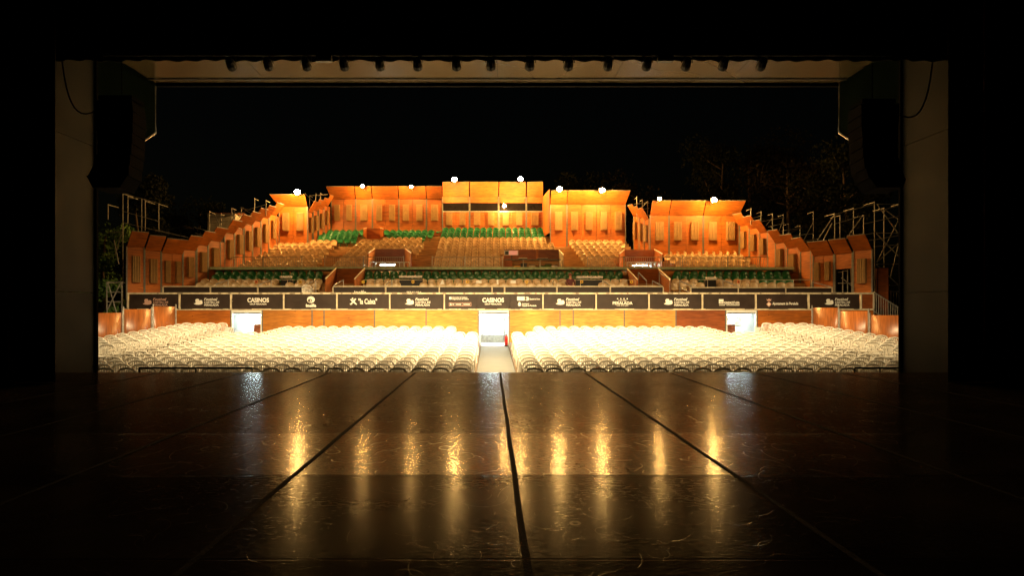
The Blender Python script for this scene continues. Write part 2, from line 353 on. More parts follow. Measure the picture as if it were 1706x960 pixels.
for px, lab in ((16, 'dark brown masking flat standing in the left wing'), (1663, 'dark brown masking flat standing in the right wing')):
    y = 13.15; x = XX(px, y)
    f = thing('masking_flat', (x, y, .0), lab, 'flat', 'masking flats in the wings')
    MB().box(x - .07, x + .07, y - .05, y, .004, 6.2).build('upright', M['brown'], f)
    MB().box(x - .05, x + .35, y - .35, y - .3, .004, .1).build('foot', M['brown'], f)
    MB().bar((x, y - .06, 2.2), (x + .2, y - .32, .1), .04).build('brace', M['brown'], f)
tag(MB().tube((XX(1640, 13), 13, .5), (XX(1640, 13), 13, 10.4), .014, 5).build('rigging_rope', M['rope']), 'thin dark red rope hanging down in the right wing', 'rope')
bt = thing('lighting_bar', (0, 14.4, ZB + .12), 'black lighting bar along the bottom of the border curtain', 'lighting bar')
MB().tube((-8.6, 14.4, ZB + .12), (8.9, 14.4, ZB + .12), .03, 8).build('pipe', M['blackm'], bt)
for x in (-7, -2.5, 2.8, 7.2): MB().tube((x, 14.4, ZB + .14), (x, 14.4, 10.5), .008, 4).build('hanging_wire', M['blackm'], bt)
lan = [383, 445, 509, 572, 632, 695, 760, 818, 883, 948, 1014, 1079, 1145, 1207, 1271]
lsrc = None
for i, px in enumerate(lan):
    x = XX(px, 14.35)
    lab = f'small black stage lantern under the lighting bar, {nth(i + 1)} from the left'
    def parts(t, x):
        zt = ZB - .065
        MB().path([(x, 14.28, zt + .06), (x, 14.33, zt + .03), (x, 14.42, zt - .03), (x, 14.5, zt - .06)], [.06, .09, .105, .11], 10).build('can', M['blackm'], t)
        MB().path([(x - .12, 14.38, zt + .0), (x - .12, 14.38, zt + .12), (x, 14.39, zt + .19), (x + .12, 14.38, zt + .12), (x + .12, 14.38, zt + .0)], .012, 5).build('yoke', M['blackm'], t)
    t = thing('stage_lantern', (x, 14.35, ZB - .15), lab, 'lantern', 'lanterns on the lighting bar'); parts(t, x)
for i, px in enumerate((540, 1108)):
    x = XX(px, 14.35); t = thing('junction_box', (x, 14.35, ZB - .12), f'flat black rectangular box under the lighting bar towards the {"left" if i == 0 else "right"}', 'box', 'boxes on the lighting bar')
    MB().box(x - .17, x + .17, 14.28, 14.4, ZB - .06, ZB + .08).build('case', M['blackm'], t)
    MB().box(x - .05, x + .05, 14.27, 14.279, ZB - .03, ZB + .03).build('socket_plate', M['blackm'], t)

# line arrays
def line_array(px_pts, y, lab, sg):
    t = thing('line_array', (XX(px_pts[0][0], y), y, ZZ(320, y)), lab, 'loudspeaker', 'hanging loudspeaker arrays')
    n = len(px_pts) - 1
    for i in range(n):
        (xa, ya, wa), (xb, yb, wb) = px_pts[i], px_pts[i + 1]
        a, b_ = P(xa, ya, y), P(xb, yb - 1.0, y); k = y / F
        q = lambda p, wd, dy, dz=0: [Vector((p.x - wd * k / 2, y + dy - .35, p.z + dz)), Vector((p.x + wd * k / 2, y + dy - .35, p.z + dz)), Vector((p.x + wd * k / 2 * .96, y + dy + .3, p.z + dz - .04)), Vector((p.x - wd * k / 2 * .96, y + dy + .3, p.z + dz - .04))]
        cb = MB().hexa(q(b_, wb, -.02 * i * i * .2), q(a, wa, -.02 * i * i * .2)).build('cabinet', M['speaker'], t)
        MB().box((a.x) - .12, a.x + .12, y - .39 - .004 * i * i, y - .36 - .004 * i * i, (a.z + b_.z) / 2 - .04, (a.z + b_.z) / 2 + .04).build('handle', M['speaker'], cb)
    top = P(px_pts[0][0], px_pts[0][1] - 3, y)
    MB().box(top.x - .42, top.x + .42, y - .3, y + .3, top.z, top.z + .1).build('rigging_frame', M['speaker'], t)
    MB().tube((top.x, y, top.z + .1), (top.x, y, HS), .014, 5).build('chain', M['speaker'], t)
    c0, c1, c2, c3 = (Vector((top.x + sg * .3, y - .1, top.z)), Vector((top.x + sg * 1.0, y - .4, top.z - .9)), Vector((top.x + sg * 1.2, y - .5, top.z - .2)), Vector((top.x + sg * 1.3, y - .5, top.z + 2.4)))
    pts = [c0 * (1 - u) ** 3 + c1 * 3 * u * (1 - u) ** 2 + c2 * 3 * u * u * (1 - u) + c3 * u ** 3 for u in [k / 16 for k in range(17)]]
    MB().path(pts, .02, 5).build('cable', M['speaker'], t)
arrL = [(203, 174, 58), (204, 192, 60), (204, 210, 60), (205, 228, 58), (206, 246, 56), (206, 264, 55), (204, 282, 57), (199, 300, 66), (198, 320, 44)]
line_array(arrL, 16.6, 'tall black line array loudspeaker hanging at the left of the opening', -1)
arrR = [(1453, 180, 62), (1453, 198, 62), (1452, 216, 60), (1452, 234, 58), (1451, 252, 57), (1451, 270, 57), (1453, 288, 58), (1458, 304, 58), (1461, 320, 42)]
line_array(arrR, 16.6, 'tall black line array loudspeaker hanging at the right of the opening', 1)

# front of house floods on the outer face of the canopy, lighting the stalls
for i, (x, tx, pw) in enumerate(((-7.4, -8.6, 14500), (.2, .2, 31000), (7.8, 9.0, 14500))):
    z = HS + 1.5; y = Y2 + .35
    t = thing('canopy_floodlight', (x, y, z), f'black floodlight on the outer face of the canopy, {["left", "middle", "right"][i]} one of three', 'floodlight', 'floodlights on the canopy')
    MB().box(x - .25, x + .25, y - .12, y + .02, z, z + .30).build('housing', M['blackm'], t)
    MB().box(x - .03, x + .03, y - .3, y - .121, z + .1, z + .16).build('bracket', M['blackm'], t)
    # unseen flap, added to keep the light off the upper tiers
    MB().sheet([(x - .8, y + .021, z + .32), (x + .8, y + .021, z + .32), (x + .8, y + .62, z - .175), (x - .8, y + .62, z - .175)], .01).build('added_visor', M['blackm'], t)
    l = bpy.data.lights.new('flood_lamp', 'SPOT'); l.energy = pw; l.color = (1., .74, .38); l.spot_size = math.radians(135); l.spot_blend = 1.; l.shadow_soft_size = .10
    lo = bpy.data.objects.new('flood_lamp', l); COL.objects.link(lo); lo.location = (0, .12, .12); lo.parent = t
    d = Vector((tx, 33.0, .4)) - Vector((x, y + .12, z + .12)); lo.rotation_euler = d.to_track_quat('-Z', 'Y').to_euler()

for i, (x, pw) in enumerate(((-4.2, 3000), (4.6, 3000))):
    z = HS + 1.55; y = Y2 + .35
    t = thing('canopy_floodlight', (x, y, z), f'small black floodlight on the canopy face aimed at the tiers, {["left", "right"][i]} one', 'floodlight', 'floodlights on the canopy')
    MB().box(x - .18, x + .18, y - .12, y + .02, z, z + .26).build('housing', M['blackm'], t)
    MB().box(x - .03, x + .03, y - .3, y - .121, z + .1, z + .16).build('bracket', M['blackm'], t)
    MB().box(x - .2, x + .2, y + .03, y + .3, z - .03, z - .01).build('lower_visor', M['blackm'], t)
    l = bpy.data.lights.new('flood_lamp', 'SPOT'); l.energy = pw; l.color = (1., .57, .20); l.spot_size = math.radians(84); l.spot_blend = .7; l.shadow_soft_size = .09
    lo = bpy.data.objects.new('flood_lamp', l); COL.objects.link(lo); lo.location = (0, .12, .12); lo.parent = t
    d = Vector((x * 2.2, 45.0, 4.6)) - Vector((x, y + .12, z + .12)); lo.rotation_euler = d.to_track_quat('-Z', 'Y').to_euler()

# ------------------------------------------------------------------ white stalls chairs
def chair_mesh():
    b = MB()
    # seat, slightly dished, facing -Y
    W = .235
    rows = [(-.25, .415, .225), (-.1, .425, .24), (.08, .41, .23), (.2, .42, .21)]
    top = []; bot = []
    for y, z, hw in rows:
        for u in (-1, -.5, .5, 1): top.append((u * hw, y, z + .018 * abs(u) ** 2)); bot.append((u * hw, y, z - .02 + .018 * abs(u) ** 2))
    vs = top + bot; n = len(top); fs = []
    for i in range(3):
        for j in range(3):
            a = i * 4 + j; fs.append((a, a + 1, a + 5, a + 4)); fs.append((n + a, n + a + 4, n + a + 5, n + a + 1))
    edge = [0, 1, 2, 3, 7, 11, 15, 14, 13, 12, 8, 4]
    for i in range(12): p, q = edge[i], edge[(i + 1) % 12]; fs.append((p, q, n + q, n + p))
    b.add(vs, fs)
    b.bar((-.22, -.255, .40), (.22, -.255, .40), .02, .05)
    # back: arched hoop, top band and slats
    hoop = [(-.235, .20, .40), (-.262, .25, .60), (-.245, .285, .73), (-.17, .305, .80), (0, .315, .825), (.17, .305, .80), (.245, .285, .73), (.262, .25, .60), (.235, .20, .40)]
    b.path(hoop, [.02, .022, .026, .034, .038, .034, .026, .022, .02], 6)
    for k in range(7):
        u = (k - 3) / 3.4; x = u * .225
        zt = .805 - .06 * abs(u) ** 2.2; y2 = .308 - .03 * abs(u) ** 2
        b.bar((x * .92, .195, .42), (x, y2, zt), .026, .012)
    # arms and legs
    for sx in (-1, 1):
        b.path([(sx * .262, .25, .61), (sx * .29, .12, .645), (sx * .295, -.1, .645), (sx * .275, -.225, .60), (sx * .262, -.24, .42)], [.022, .024, .026, .022, .02], 5)
        b.bar((sx * .235, -.235, .43), (sx * .28, -.285, 0), .055, .05, .7)
        b.bar((sx * .225, .2, .43), (sx * .27, .29, 0), .055, .05, .7)
    return b
CH = chair_mesh()
chm = CH.mesh('armchair', M['chair'], smooth=False)
rows = []
for r in range(19):
    y = 18.55 + .83 * r
    for sg in (-1, 1):
        edge = AL - .36 if sg < 0 else AR + .36
        for k in range(27):
            x = edge + sg * .605 * k
            ax = x - .19
            if abs(ax) > 15.6: continue
            if 12.8 < abs(ax) < 13.75 and True: continue                 # side step
            if y > 30.2 and abs(ax) < 2.0: continue
            if y > 30.2 and 11.3 < abs(ax) < 13.75: continue
            if y > 33.2 and abs(ax) > 13: continue
            px = VX + x * F / y
            if not (150 < px < 1518): continue
            z = plat_z(y) + (.24 if abs(ax) > 13.3 else 0)
            rows.append((r, sg, k, x, y, z))
rows.sort(key=lambda t: (t[4], abs(t[3])))
ind, rest = rows[:284], rows[284:]
cnt = {}
src = None
CHF = [tuple(f) for f in CH.f]
for r, sg, k, x, y, z in ind:
    lab = f'white plastic armchair, {nth(r + 1)} row from the stage, {nth(k + 1)} seat {"left" if sg < 0 else "right"} of aisle'
    rz = math.radians(RND.uniform(-5, 5)) + (-.10 * x / 12)
    loc = (x + RND.uniform(-.015, .015), y + RND.uniform(-.03, .03), z)
    if src is None:
        src = bpy.data.objects.new('armchair', chm); COL.objects.link(src); src.location = loc; src.rotation_euler = (0, 0, rz); tag(src, lab, 'chair', 'white armchairs in the stalls')
    else: inst(src, loc, rz, lab, 'chair', 'white armchairs in the stalls')
b = MB()
for r, sg, k, x, y, z in rest:
    a = math.radians(RND.uniform(-5, 5)) + (-.10 * x / 12); ca, sa = math.cos(a), math.sin(a); dx, dy = RND.uniform(-.015, .015), RND.uniform(-.03, .03)
    b.add([(v[0] * ca - v[1] * sa + x + dx, v[0] * sa + v[1] * ca + y + dy, v[2] + z) for v in CH.v], CHF)
bm_ = CH.mesh('tmp', M['chair'])
fixed = [tuple(p.vertices) for p in bm_.polygons]
b.f = [tuple(i + n * len(CH.v) for i in f) for n in range(len(rest)) for f in fixed]
tag(b.build('armchairs_mass', M['chair'], fix=False), 'white plastic armchairs filling the rear rows of the stalls', 'chairs', kind='stuff')
for sg, (pa, pb) in ((-1, (232, 420)), (1, (1424, 1508))):
    y = 18.0; t = thing('low_rail', (XX((pa + pb) / 2, y), y, plat_z(y)), f'low black metal rail in front of the {"left" if sg < 0 else "right"} end of the first row', 'rail', 'low rails before the first row')
    za = ZZ(613.5, y)
    MB().tube((XX(pa, y), y, za), (XX(pb, y), y, za), .028, 6).build('top_bar', M['blackm'], t)
    for px in (pa, (pa + pb) / 2, pb):
        MB().tube((XX(px, y), y, plat_z(y)), (XX(px, y), y, za), .022, 6).build('post', M['blackm'], t)

# ------------------------------------------------------------------ grandstand
WY = 34.5
gs = thing('grandstand', (0, 37, -.5), 'stepped two tier timber grandstand behind the stalls with plywood front and doorways', 'grandstand')
ZT, ZBAN = ZZ(490, WY), ZZ(516.5, WY)
cuts = [205, 292, 385, None, 437, 520, 540, 624, 710, 797, None, 848.5, 933, 955, 1040, 1126, 1209, None, 1261, 1353, 1456]
for i in range(len(cuts) - 1):
    a, c = cuts[i], cuts[i + 1]
    if a is None or c is None: continue
    m = M['plyd'] if a == 1126 else M['plyl'] if a in (624, 710, 848.5, 933, 955, 1040) else M['plym'] if a in (437, 520, 540) else M['ply']  # brighter middle boards: part of the lamplight on the wall is put into their colour
    MB().box(XX(a, WY) + .02, XX(c, WY) - .02, WY, WY + .05, -.6, ZBAN - .02).build('front_board', m, gs)
for px in [x for x in cuts if x is not None]:
    MB().box(XX(px, WY) - .03, XX(px, WY) + .03, WY - .02, WY + .03, aisle_z(34.5) - .02, ZBAN - .02).build('wall_post', M['paint'], gs)
MB().box(XX(205, WY), XX(1456, WY), WY - .03, WY + .06, ZBAN - .015, ZBAN + .06).build('lower_beam', M['cream'], gs)
# terrace, tiers, walkway
XA, XB = -19.4, 20.2
def clampx(y): # side limits of the stand as the walls draw in
    return (-19.3 + (y - 35) * .30 if y < 48 else -15.3 + (y - 48) * .7), (20.2 - (y - 35) * .26 if y < 45.4 else (17.0 if y < 45.6 else 10.4))
MB().box(XA, XB, WY + .06, 36.0, 1.36, 1.50).build('terrace', M['deck'], gs)
MB().box(XX(507.5, 35.4), XX(541, 35.4), 35.0, 35.98, 1.503, 1.98).build('terrace_step', M['deck'], gs)
lower = []
for j in range(4):
    y = 36.8 + .9 * j; zt = EYE + (1.50, 1.74, 2.03, 2.30)[j]; lower.append((y, zt)); x0, x1 = clampx(y)
    MB().box(max(x0, XA), min(x1, XB), y - .45 if j else 36.0, y + .448, 1.3, zt - .8).build('tier_step', M['deck'], gs)
WZ = ZZ(446.5, 40.3)
x0, x1 = clampx(41)
MB().box(x0, x1, 39.96, 41.95, WZ - .12, WZ - .003).build('walkway', M['deck'], gs)
MB().box(x0, x1, 39.9, 39.955, WZ - .13, WZ + .03).build('walkway_edge', M['mint'], gs)
upper = []
for i in range(14):
    y = 42.4 + .7 * i; ht = EYE + 2.93 + .2717 * i; upper.append((y, ht)); x0, x1 = clampx(y)
    MB().box(x0, x1, y - .35, y + .348, ht - 1.8, ht - .78).build('tier_step', M['deck'], gs)
# white passage under the stand, seen through the three doorways
MB().box(-15.5, 15.8, 37.2, 37.3, -.55, 1.35).build('passage_wall', M['white'], gs)
MB().box(-15.5, 15.8, WY + .06, 37.2, -.54, -.44).build('passage_floor', M['white'], gs)
MB().box(-15.5, 15.8, WY + .06, 37.2, 1.27, 1.33).build('passage_ceiling', M['white'], gs)
dn = ['left', 'middle', 'right']
for i, (pa, pb) in enumerate(((385, 437), (797, 848.5), (1209, 1261))):
    xa, xb = XX(pa, WY), XX(pb, WY); xm = (xa + xb) / 2
    fr = MB().box(xa + .03, xa + .08, WY - .03, WY + .10, -.46, ZBAN - .03).box(xb - .08, xb - .03, WY - .03, WY + .10, -.46, ZBAN - .03).box(xa + .08, xb - .08, WY - .03, WY + .1, ZBAN - .14, ZBAN - .03)
    fr.build('door_frame', M['white'], gs)
    for j, yy in enumerate((35.6, 36.7)):
        xo = xm + (-.35 if j else .3)
        t = thing('fluorescent_tube', (xo, yy, 1.12), f'cool white fluorescent tube on the passage ceiling, {"further" if j else "nearer"} one behind the {dn[i]} doorway', 'lamp', 'tubes in the passage under the stand')
        MB().box(xo - .62, xo + .62, yy - .05, yy + .05, 1.2, 1.265).build('casing', M['white'], t)
        MB().tube((xo - .6, yy, 1.165), (xo + .6, yy, 1.165), .03, 8).build('tube', M['tube'], t)
for i, (pa, pb) in enumerate(((385, 437), (797, 848.5), (1209, 1261))):
    xa, xb = XX(pa, 35), XX(pb, 35); q = MB()
    for x in ((xa + .2, xb - .22) if i == 1 else (xa + .95 if i == 2 else xb - .35,)): q.tube((x, 36.9, -.44), (x, 36.9, 1.0), .022, 6)
    q.tube((xa + .1, 37.12, .98), (xb - .1, 37.12, .98), .03, 6).tube((xa + .1, 37.12, .88), (xb - .1, 37.12, .88), .02, 6); q.build('passage_pipe', M['steel'], gs)
    MB().box(xa + .1, xb - .1, 37.17, 37.195, -.44, .02).build('skirting_board', M['steel'], gs)
    if i != 1: MB().box(XX(424 if i == 0 else 1226, 37), XX(435 if i == 0 else 1236, 37), 37.12, 37.16, .55, .95).build('notice_panel', M['cream'], gs)
# dark wooden box/door leaf inside side doorways
tag(MB().box(XX(423, 35.6), XX(436, 35.6), 35.6, 36.1, -.44, ZZ(541, 35.6)).build('wooden_crate', M['plyd']), 'dark wooden crate inside the left doorway', 'crate', 'wooden crates inside the doorways')
tag(MB().box(XX(1211, 35.6), XX(1225, 35.6), 35.6, 36.1, -.44, ZZ(541, 35.6)).build('wooden_crate', M['plyd']), 'dark wooden crate inside the right doorway', 'crate', 'wooden crates inside the doorways')
for i, (pa, pb) in enumerate(((375, 389), (1258, 1273))):
    y = 33.9; z0 = plat_z(33.6); z1 = ZZ(545.5, y)
    t = thing('barrier_board', (XX((pa + pb) / 2, y), y, z0), f'pale barrier board with diagonal stripes beside the {"left" if i == 0 else "right"} doorway', 'barrier', 'barrier boards by the doorways')
    MB().box(XX(pa, y), XX(pb, y), y, y + .04, z0, z1).build('board', M['white'], t)
    s = MB(); wd = XX(pb, y) - XX(pa, y)
    for k in range(3):
        u = XX(pa, y) + wd * (.1 + .28 * k); s.add([(u, y - .004, z0 + .1), (u + .03, y - .004, z0 + .1), (u + .26 * (1 if i == 0 else 1), y - .004, z1 - .06), (u + .23, y - .004, z1 - .06)], [(0, 1, 2, 3)])
    s.build('stripes', M['steel'], t)
# fire extinguisher by the middle doorway
x, y = XX(843.5, 34.2), 34.2; z0 = aisle_z(34.2)
ex = thing('fire_extinguisher', (x, y, z0), 'red fire extinguisher standing at the right side of the middle doorway', 'fire extinguisher')
MB().path([(x, y, z0 + .06), (x, y, z0 + .5), (x, y, z0 + .56), (x, y, z0 + .6)], [.085, .085, .06, .03], 12).build('cylinder', M['red'], ex, smooth=True)
MB().tube((x, y, z0), (x, y, z0 + .06), .1, 12).build('base', M['blackm'], ex)
MB().box(x - .03, x + .03, y - .1, y + .03, z0 + .6, z0 + .66).build('valve', M['blackm'], ex)
MB().path([(x - .03, y, z0 + .62), (x - .13, y - .02, z0 + .55), (x - .12, y - .05, z0 + .25)], .013, 5).build('hose', M['blackm'], ex)

# ------------------------------------------------------------------ banners on the balcony
def text_mesh(txt, size, font_off=.0, align='CENTER'):
    cu = bpy.data.curves.new('tmp', 'FONT'); cu.body = txt; cu.size = size; cu.align_x = align; cu.align_y = 'CENTER'; cu.offset = font_off; cu.extrude = .004; cu.resolution_u = 3
    o = bpy.data.objects.new('tmp', cu); COL.objects.link(o)
    dg = bpy.context.evaluated_depsgraph_get(); dg.update()
    me = bpy.data.meshes.new_from_object(o.evaluated_get(dg))
    COL.objects.unlink(o); bpy.data.objects.remove(o)
    return me
def lettering(parent, txt, px, py, hpx, y, wpx=None, m='letter', off=.012, align='CENTER', slant=0., name='lettering'):
    """text of cap height hpx pixels, centred (or left-aligned) at px, stretched to width wpx"""
    k = y / F; me = text_mesh(txt, 1., off, align)
    xs = [v.co.x for v in me.vertices]; ys = [v.co.y for v in me.vertices]
    sy = hpx * k / .73; sx = sy if wpx is None else wpx * k / (max(xs) - min(xs))
    c0 = (max(ys) + min(ys)) / 2
    ctr = P(px, py, y); offp = parent.location
    for v in me.vertices:
        x_, y_, z_ = v.co; v.co = Vector((ctr.x + sx * (x_ + slant * (y_ - c0)), y - z_, ctr.z + sy * (y_ - c0))) - offp
    me.materials.append(M[m]); o = bpy.data.objects.new(name, me); COL.objects.link(o); o.parent = parent
    return o
def blob(b, px, py, pts, s, y, th=.01):
    return b.poly([(px + u * s, py + v * s) for u, v in pts], lambda u, v, d: P(u, v, y) + Vector((0, -d, 0)), th)
def circ(cx, cy, rx, ry=None, n=14): return [(cx + rx * math.cos(2 * math.pi * i / n), cy + (ry or rx) * math.sin(2 * math.pi * i / n)) for i in range(n)]
def hat(parent, px, py, y, s=1., m='letter'):
    """emblem: a wide hat with two round crowns over a curled brim"""
    b = MB()
    blob(b, px, py, [(-7.5, 2.6), (-6, 3.0), (-3, 1.2), (1, .8), (5, .8), (7.6, 1.0), (7.2, 3.2), (5, 4.6), (1, 5.0), (-3, 4.8), (-6, 4.0)], s, y, .008)
    blob(b, px, py, [(-3.6, 1.4), (-4.6, -2.2), (-3.4, -4.6), (-.8, -5.0), (1.4, -4.4), (2.2, -2), (1.4, 1.2)], s, y, .011)
    blob(b, px, py, circ(4.6, -.2, 2.6, 2.5), s, y, .014)
    b.build('emblem', M[m], parent)
def banner(pa, pb, lab, ya=490.5, yb=515.5, y=WY - .05, wrinkle=.012, group='sponsor banners along the balcony'):
    x0, x1, z0, z1 = XX(pa, y), XX(pb, y), ZZ(yb, y), ZZ(ya, y)
    t = thing('banner', ((x0 + x1) / 2, y, z0), lab, 'banner', group)
    b = MB(); nx, nz = 26, 8; vs = []; fs = []
    sd = RND.uniform(0, 9)
    for i in range(nx + 1):
        for j in range(nz + 1):
            u, v = i / nx, j / nz
            d = wrinkle * (math.sin(u * 9 + v * 5 + sd) * .5 + math.sin(u * 23 - v * 7 + sd * 2) * .3) * math.sin(math.pi * u) * math.sin(math.pi * v) if wrinkle else 0
            vs.append((x0 + (x1 - x0) * u, y + .02 + d, z0 + (z1 - z0) * v))
    for i in range(nx):
        for j in range(nz): a = i * (nz + 1) + j; fs.append((a, a + nz + 1, a + nz + 2, a + 1))
    b.add(vs, fs)
    n = len(vs); b.add([(v[0], v[1] + .012, v[2]) for v in vs], [tuple(reversed(f)) for f in fs])
    b.build('cloth', M['vinyl'], t, smooth=True, fix=False)
    return t
YL = WY - .062
def festival(px, t, m='letter'):
    hat(t, px - 15, 503, YL, 1.0, m)
    lettering(t, 'Festival', px - 5, 498.8, 4.6, YL, 21, m, .014, 'LEFT', .25); lettering(t, 'CASTELL DE', px - 5, 503.8, 3.4, YL, 25, m, .014, 'LEFT', .1); lettering(t, 'PERALADA', px - 5, 508.4, 3.6, YL, 24, m, .016, 'LEFT', .1)
fest_places = {(215, 298): ('black banner with pinkish hat emblem, leftmost on the balcony', 260, 'letterp'), (301, 383): ('black banner with white hat emblem, second from the left end of the balcony', 345, 'letter'),
               (651, 739): ('black banner with white hat emblem, left of the three joined middle banners', 697, 'letter'), (906, 991): ('black banner with white hat emblem, just right of the middle doorway banners', 948, 'letter'),
               (1083, 1168): ('black banner with white hat emblem between the four star and square logo banners', 1128, 'letter'), (1349, 1432): ('black banner with cream hat emblem, rightmost on the balcony', 1396, 'letter')}
for (pa, pb), (lab, px, m) in fest_places.items(): festival(px, banner(pa, pb, lab), m)
def casino(px, t):
    lettering(t, 'CASINOS', px, 500.2, 7.2, YL, 36, 'letter', .035); lettering(t, 'GRUP PERALADA', px, 506.8, 2.9, YL, 28, 'letter', .02)
t = banner(387, 471, 'black banner with bold CASINOS lettering, third from the left end'); casino(430, t)
t = banner(795, 849, 'black banner with bold CASINOS lettering right above the middle doorway'); casino(821.5, t)
t = banner(475, 560, 'black banner with a swirl eye logo over a lower case word')
b = MB(); blob(b, 518, 499.5, circ(0, 0, 6.5, 5.6, 18), 1, YL, .006); b.build('emblem', M['letter'], t)
b = MB(); blob(b, 516.5, 501, circ(0, 0, 3.6, 2.6), 1, YL - .008, .004); b.build('emblem_eye', M['vinyl'], t)
b = MB(); blob(b, 517.5, 501.2, circ(0, 0, 1.4, 1.3), 1, YL - .014, .004); b.build('emblem_pupil', M['letter'], t)
lettering(t, 'inelfe', 518, 509.2, 5.2, YL, 17, 'letter', .04)
t = banner(563, 648, 'black banner with a splashed star logo and quoted words')
b = MB(); blob(b, 589, 502.3, [(-6, -3), (-3.5, -4), (-1, -1.6), (3, -5), (4.6, -4.2), (1.6, .4), (6, 5), (4.6, 5.8), (0, 2.6), (-2, 2.8), (-2.4, 5.4), (-5.6, 5.6), (-6.2, 3.4), (-4.2, 3.6), (-2.4, .6), (-3.6, -1)], 1, YL, .008)
blob(b, 587.4, 497.6, circ(0, 0, 1.3), 1, YL, .008); b.build('emblem', M['letter'], t)
lettering(t, '"la Caixa"', 612.5, 502.2, 9, YL, 31, 'letter', .022)
t = banner(741.5, 794, 'black banner with small official crests and two rows of fine print, left of middle')
b = MB(); blob(b, 750.3, 497, [(-2, -2.2), (2, -2.2), (2, 2.2), (-2, 2.2)], 1, YL, .008)
blob(b, 751, 507.2, [(-1.4, 1.6), (1.4, 1.6), (1.2, -.6), (0, -2.2), (-1.2, -.6)], 1, YL, .008); b.build('emblem', M['letter'], t)
lettering(t, 'Generalitat de Catalunya', 753.6, 496, 2.3, YL, 25, 'letter', .02, 'LEFT'); lettering(t, 'Departament de Cultura', 753.6, 498.7, 2.3, YL, 27, 'letter', .03, 'LEFT')
b = MB()
for (ua, ub, va, vb) in ((748, 785, 504.3, 504.9), (748, 785, 509.6, 510.2), (748, 748.5, 504.9, 509.6), (784.5, 785, 504.9, 509.6), (770.4, 770.8, 504.9, 509.6)): blob(b, 0, 0, [(ua, va), (ub, va), (ub, vb), (ua, vb)], 1, YL, .006)
b.build('outline', M['letterp'], t)
b = MB()
for (ua, ub) in ((753.5, 757), (759, 768.5), (772, 783)): blob(b, 0, 0, [(ua, 506.6), (ub, 506.6), (ub, 508), (ua, 508)], 1, YL, .006)
b.build('fine_print', M['letter'], t)
t = banner(850, 903, 'black banner with a white block and two small crests, right of middle')
b = MB(); blob(b, 0, 0, [(861.5, 494.3), (874, 494.3), (874, 501), (861.5, 501)], 1, YL, .008); blob(b, 865.5, 507.5, circ(0, 0, 2.6, 3), 1, YL, .008); blob(b, 865.5, 505, circ(0, 0, 1.8, 1.6), 1, YL, .006); b.build('emblem', M['letter'], t)
lettering(t, '3', 878.5, 498, 6, YL, 5.5, 'letter', .04); lettering(t, 'Diputació de Girona', 882, 498.8, 2.6, YL, 17.5, 'letter', .03, 'LEFT')
lettering(t, 'Ajuntament', 869.5, 506.6, 2.3, YL, 12, 'letter', .02, 'LEFT'); lettering(t, 'Castell de Peralada', 869.5, 509.4, 2.6, YL, 24, 'letter', .03, 'LEFT')
t = banner(995, 1079, 'black banner with four small stars over a spaced capital name')
b = MB()
for k in range(4):
    st = [(math.sin(math.pi * q / 5) * (1.5 if q % 2 == 0 else .7), -math.cos(math.pi * q / 5) * (1.5 if q % 2 == 0 else .7)) for q in range(10)]
    blob(b, 1029 + k * 5.3, 498, st, 1, YL, .008)
b.build('stars', M['letter'], t)
lettering(t, 'HOTEL', 1037, 501, 1.8, YL, 14, 'letter', .01); lettering(t, 'PERALADA', 1037, 505.2, 5, YL, 33, 'letter', .022); lettering(t, 'WINE SPA & GOLF', 1037, 509.3, 1.6, YL, 20, 'letter', .005)
t = banner(1172, 1257, 'black banner with a small white square logo beside slanted capitals')
b = MB(); blob(b, 1201.5, 502.5, [(-3.8, -3.8), (3.8, -3.8), (3.8, 3.8), (-3.8, 3.8)], 1, YL, .008); b.build('emblem', M['letter'], t)
lettering(t, 'AXA', 1201.5, 504, 2, YL - .01, 5, 'vinyl', .03); lettering(t, 'FUNDACIÓ AXA', 1206.5, 504.3, 4.2, YL, 25.5, 'letter', .03, 'LEFT', .2)
b = MB()
for (ua, ub) in ((1198, 1208), (1210, 1232)): blob(b, 0, 0, [(ua, 508.2), (ub, 508.2), (ub, 509.2), (ua, 509.2)], 1, YL, .006)
b.build('fine_print', M['letter'], t)
t = banner(1261, 1345, 'black banner with crowned pink diamond crest and a long line of type')
b = MB(); blob(b, 1281, 507, [(0, -4.6), (4.2, 0), (0, 4.6), (-4.2, 0)], 1, YL, .008); b.build('crest', M['letterp'], t)
b = MB(); blob(b, 1281, 507, [(0, -2.2), (1.6, -.6), (.4, 2.4), (-1.8, 1.2), (-1.2, -1)], 1, YL - .01, .004); b.build('crest_mark', M['letter'], t)
b = MB(); blob(b, 1281, 499.5, [(-4, -1.6), (-2, .2), (0, -2), (2, .2), (4, -1.6), (3, 2), (-3, 2)], 1, YL, .008); b.build('crown', M['letterp'], t)
lettering(t, 'Ajuntament de Peralada', 1287, 506.6, 4.4, YL, 43, 'letter', .02, 'LEFT')
rl = thing('balcony_rail', (0, WY, ZBAN + .1), 'cream metal balcony rail with posts framing the long row of banners', 'railing')
b = MB().box(XX(212, WY), XX(1455, WY), WY - .04, WY + .05, ZT - .01, ZT + .075); b.build('top_rail', M['cream'], rl)
for px in (213.5, 299.5, 385, 473, 561.5, 649.5, 740.3, 904.5, 993, 1081, 1170, 1259, 1347, 1434, 1455):
    MB().box(XX(px, WY) - .034, XX(px, WY) + .034, WY - .06, WY + .04, ZBAN + .062, ZT - .012).build('post', M['cream'], rl)
tag(MB().box(XX(1435.5, WY), XX(1453.5, WY), WY - .02, WY + .02, ZBAN + .063, ZT - .013).build('infill_board', M['plyd']), 'dark plywood infill board at the right end of the balcony rail', 'board')
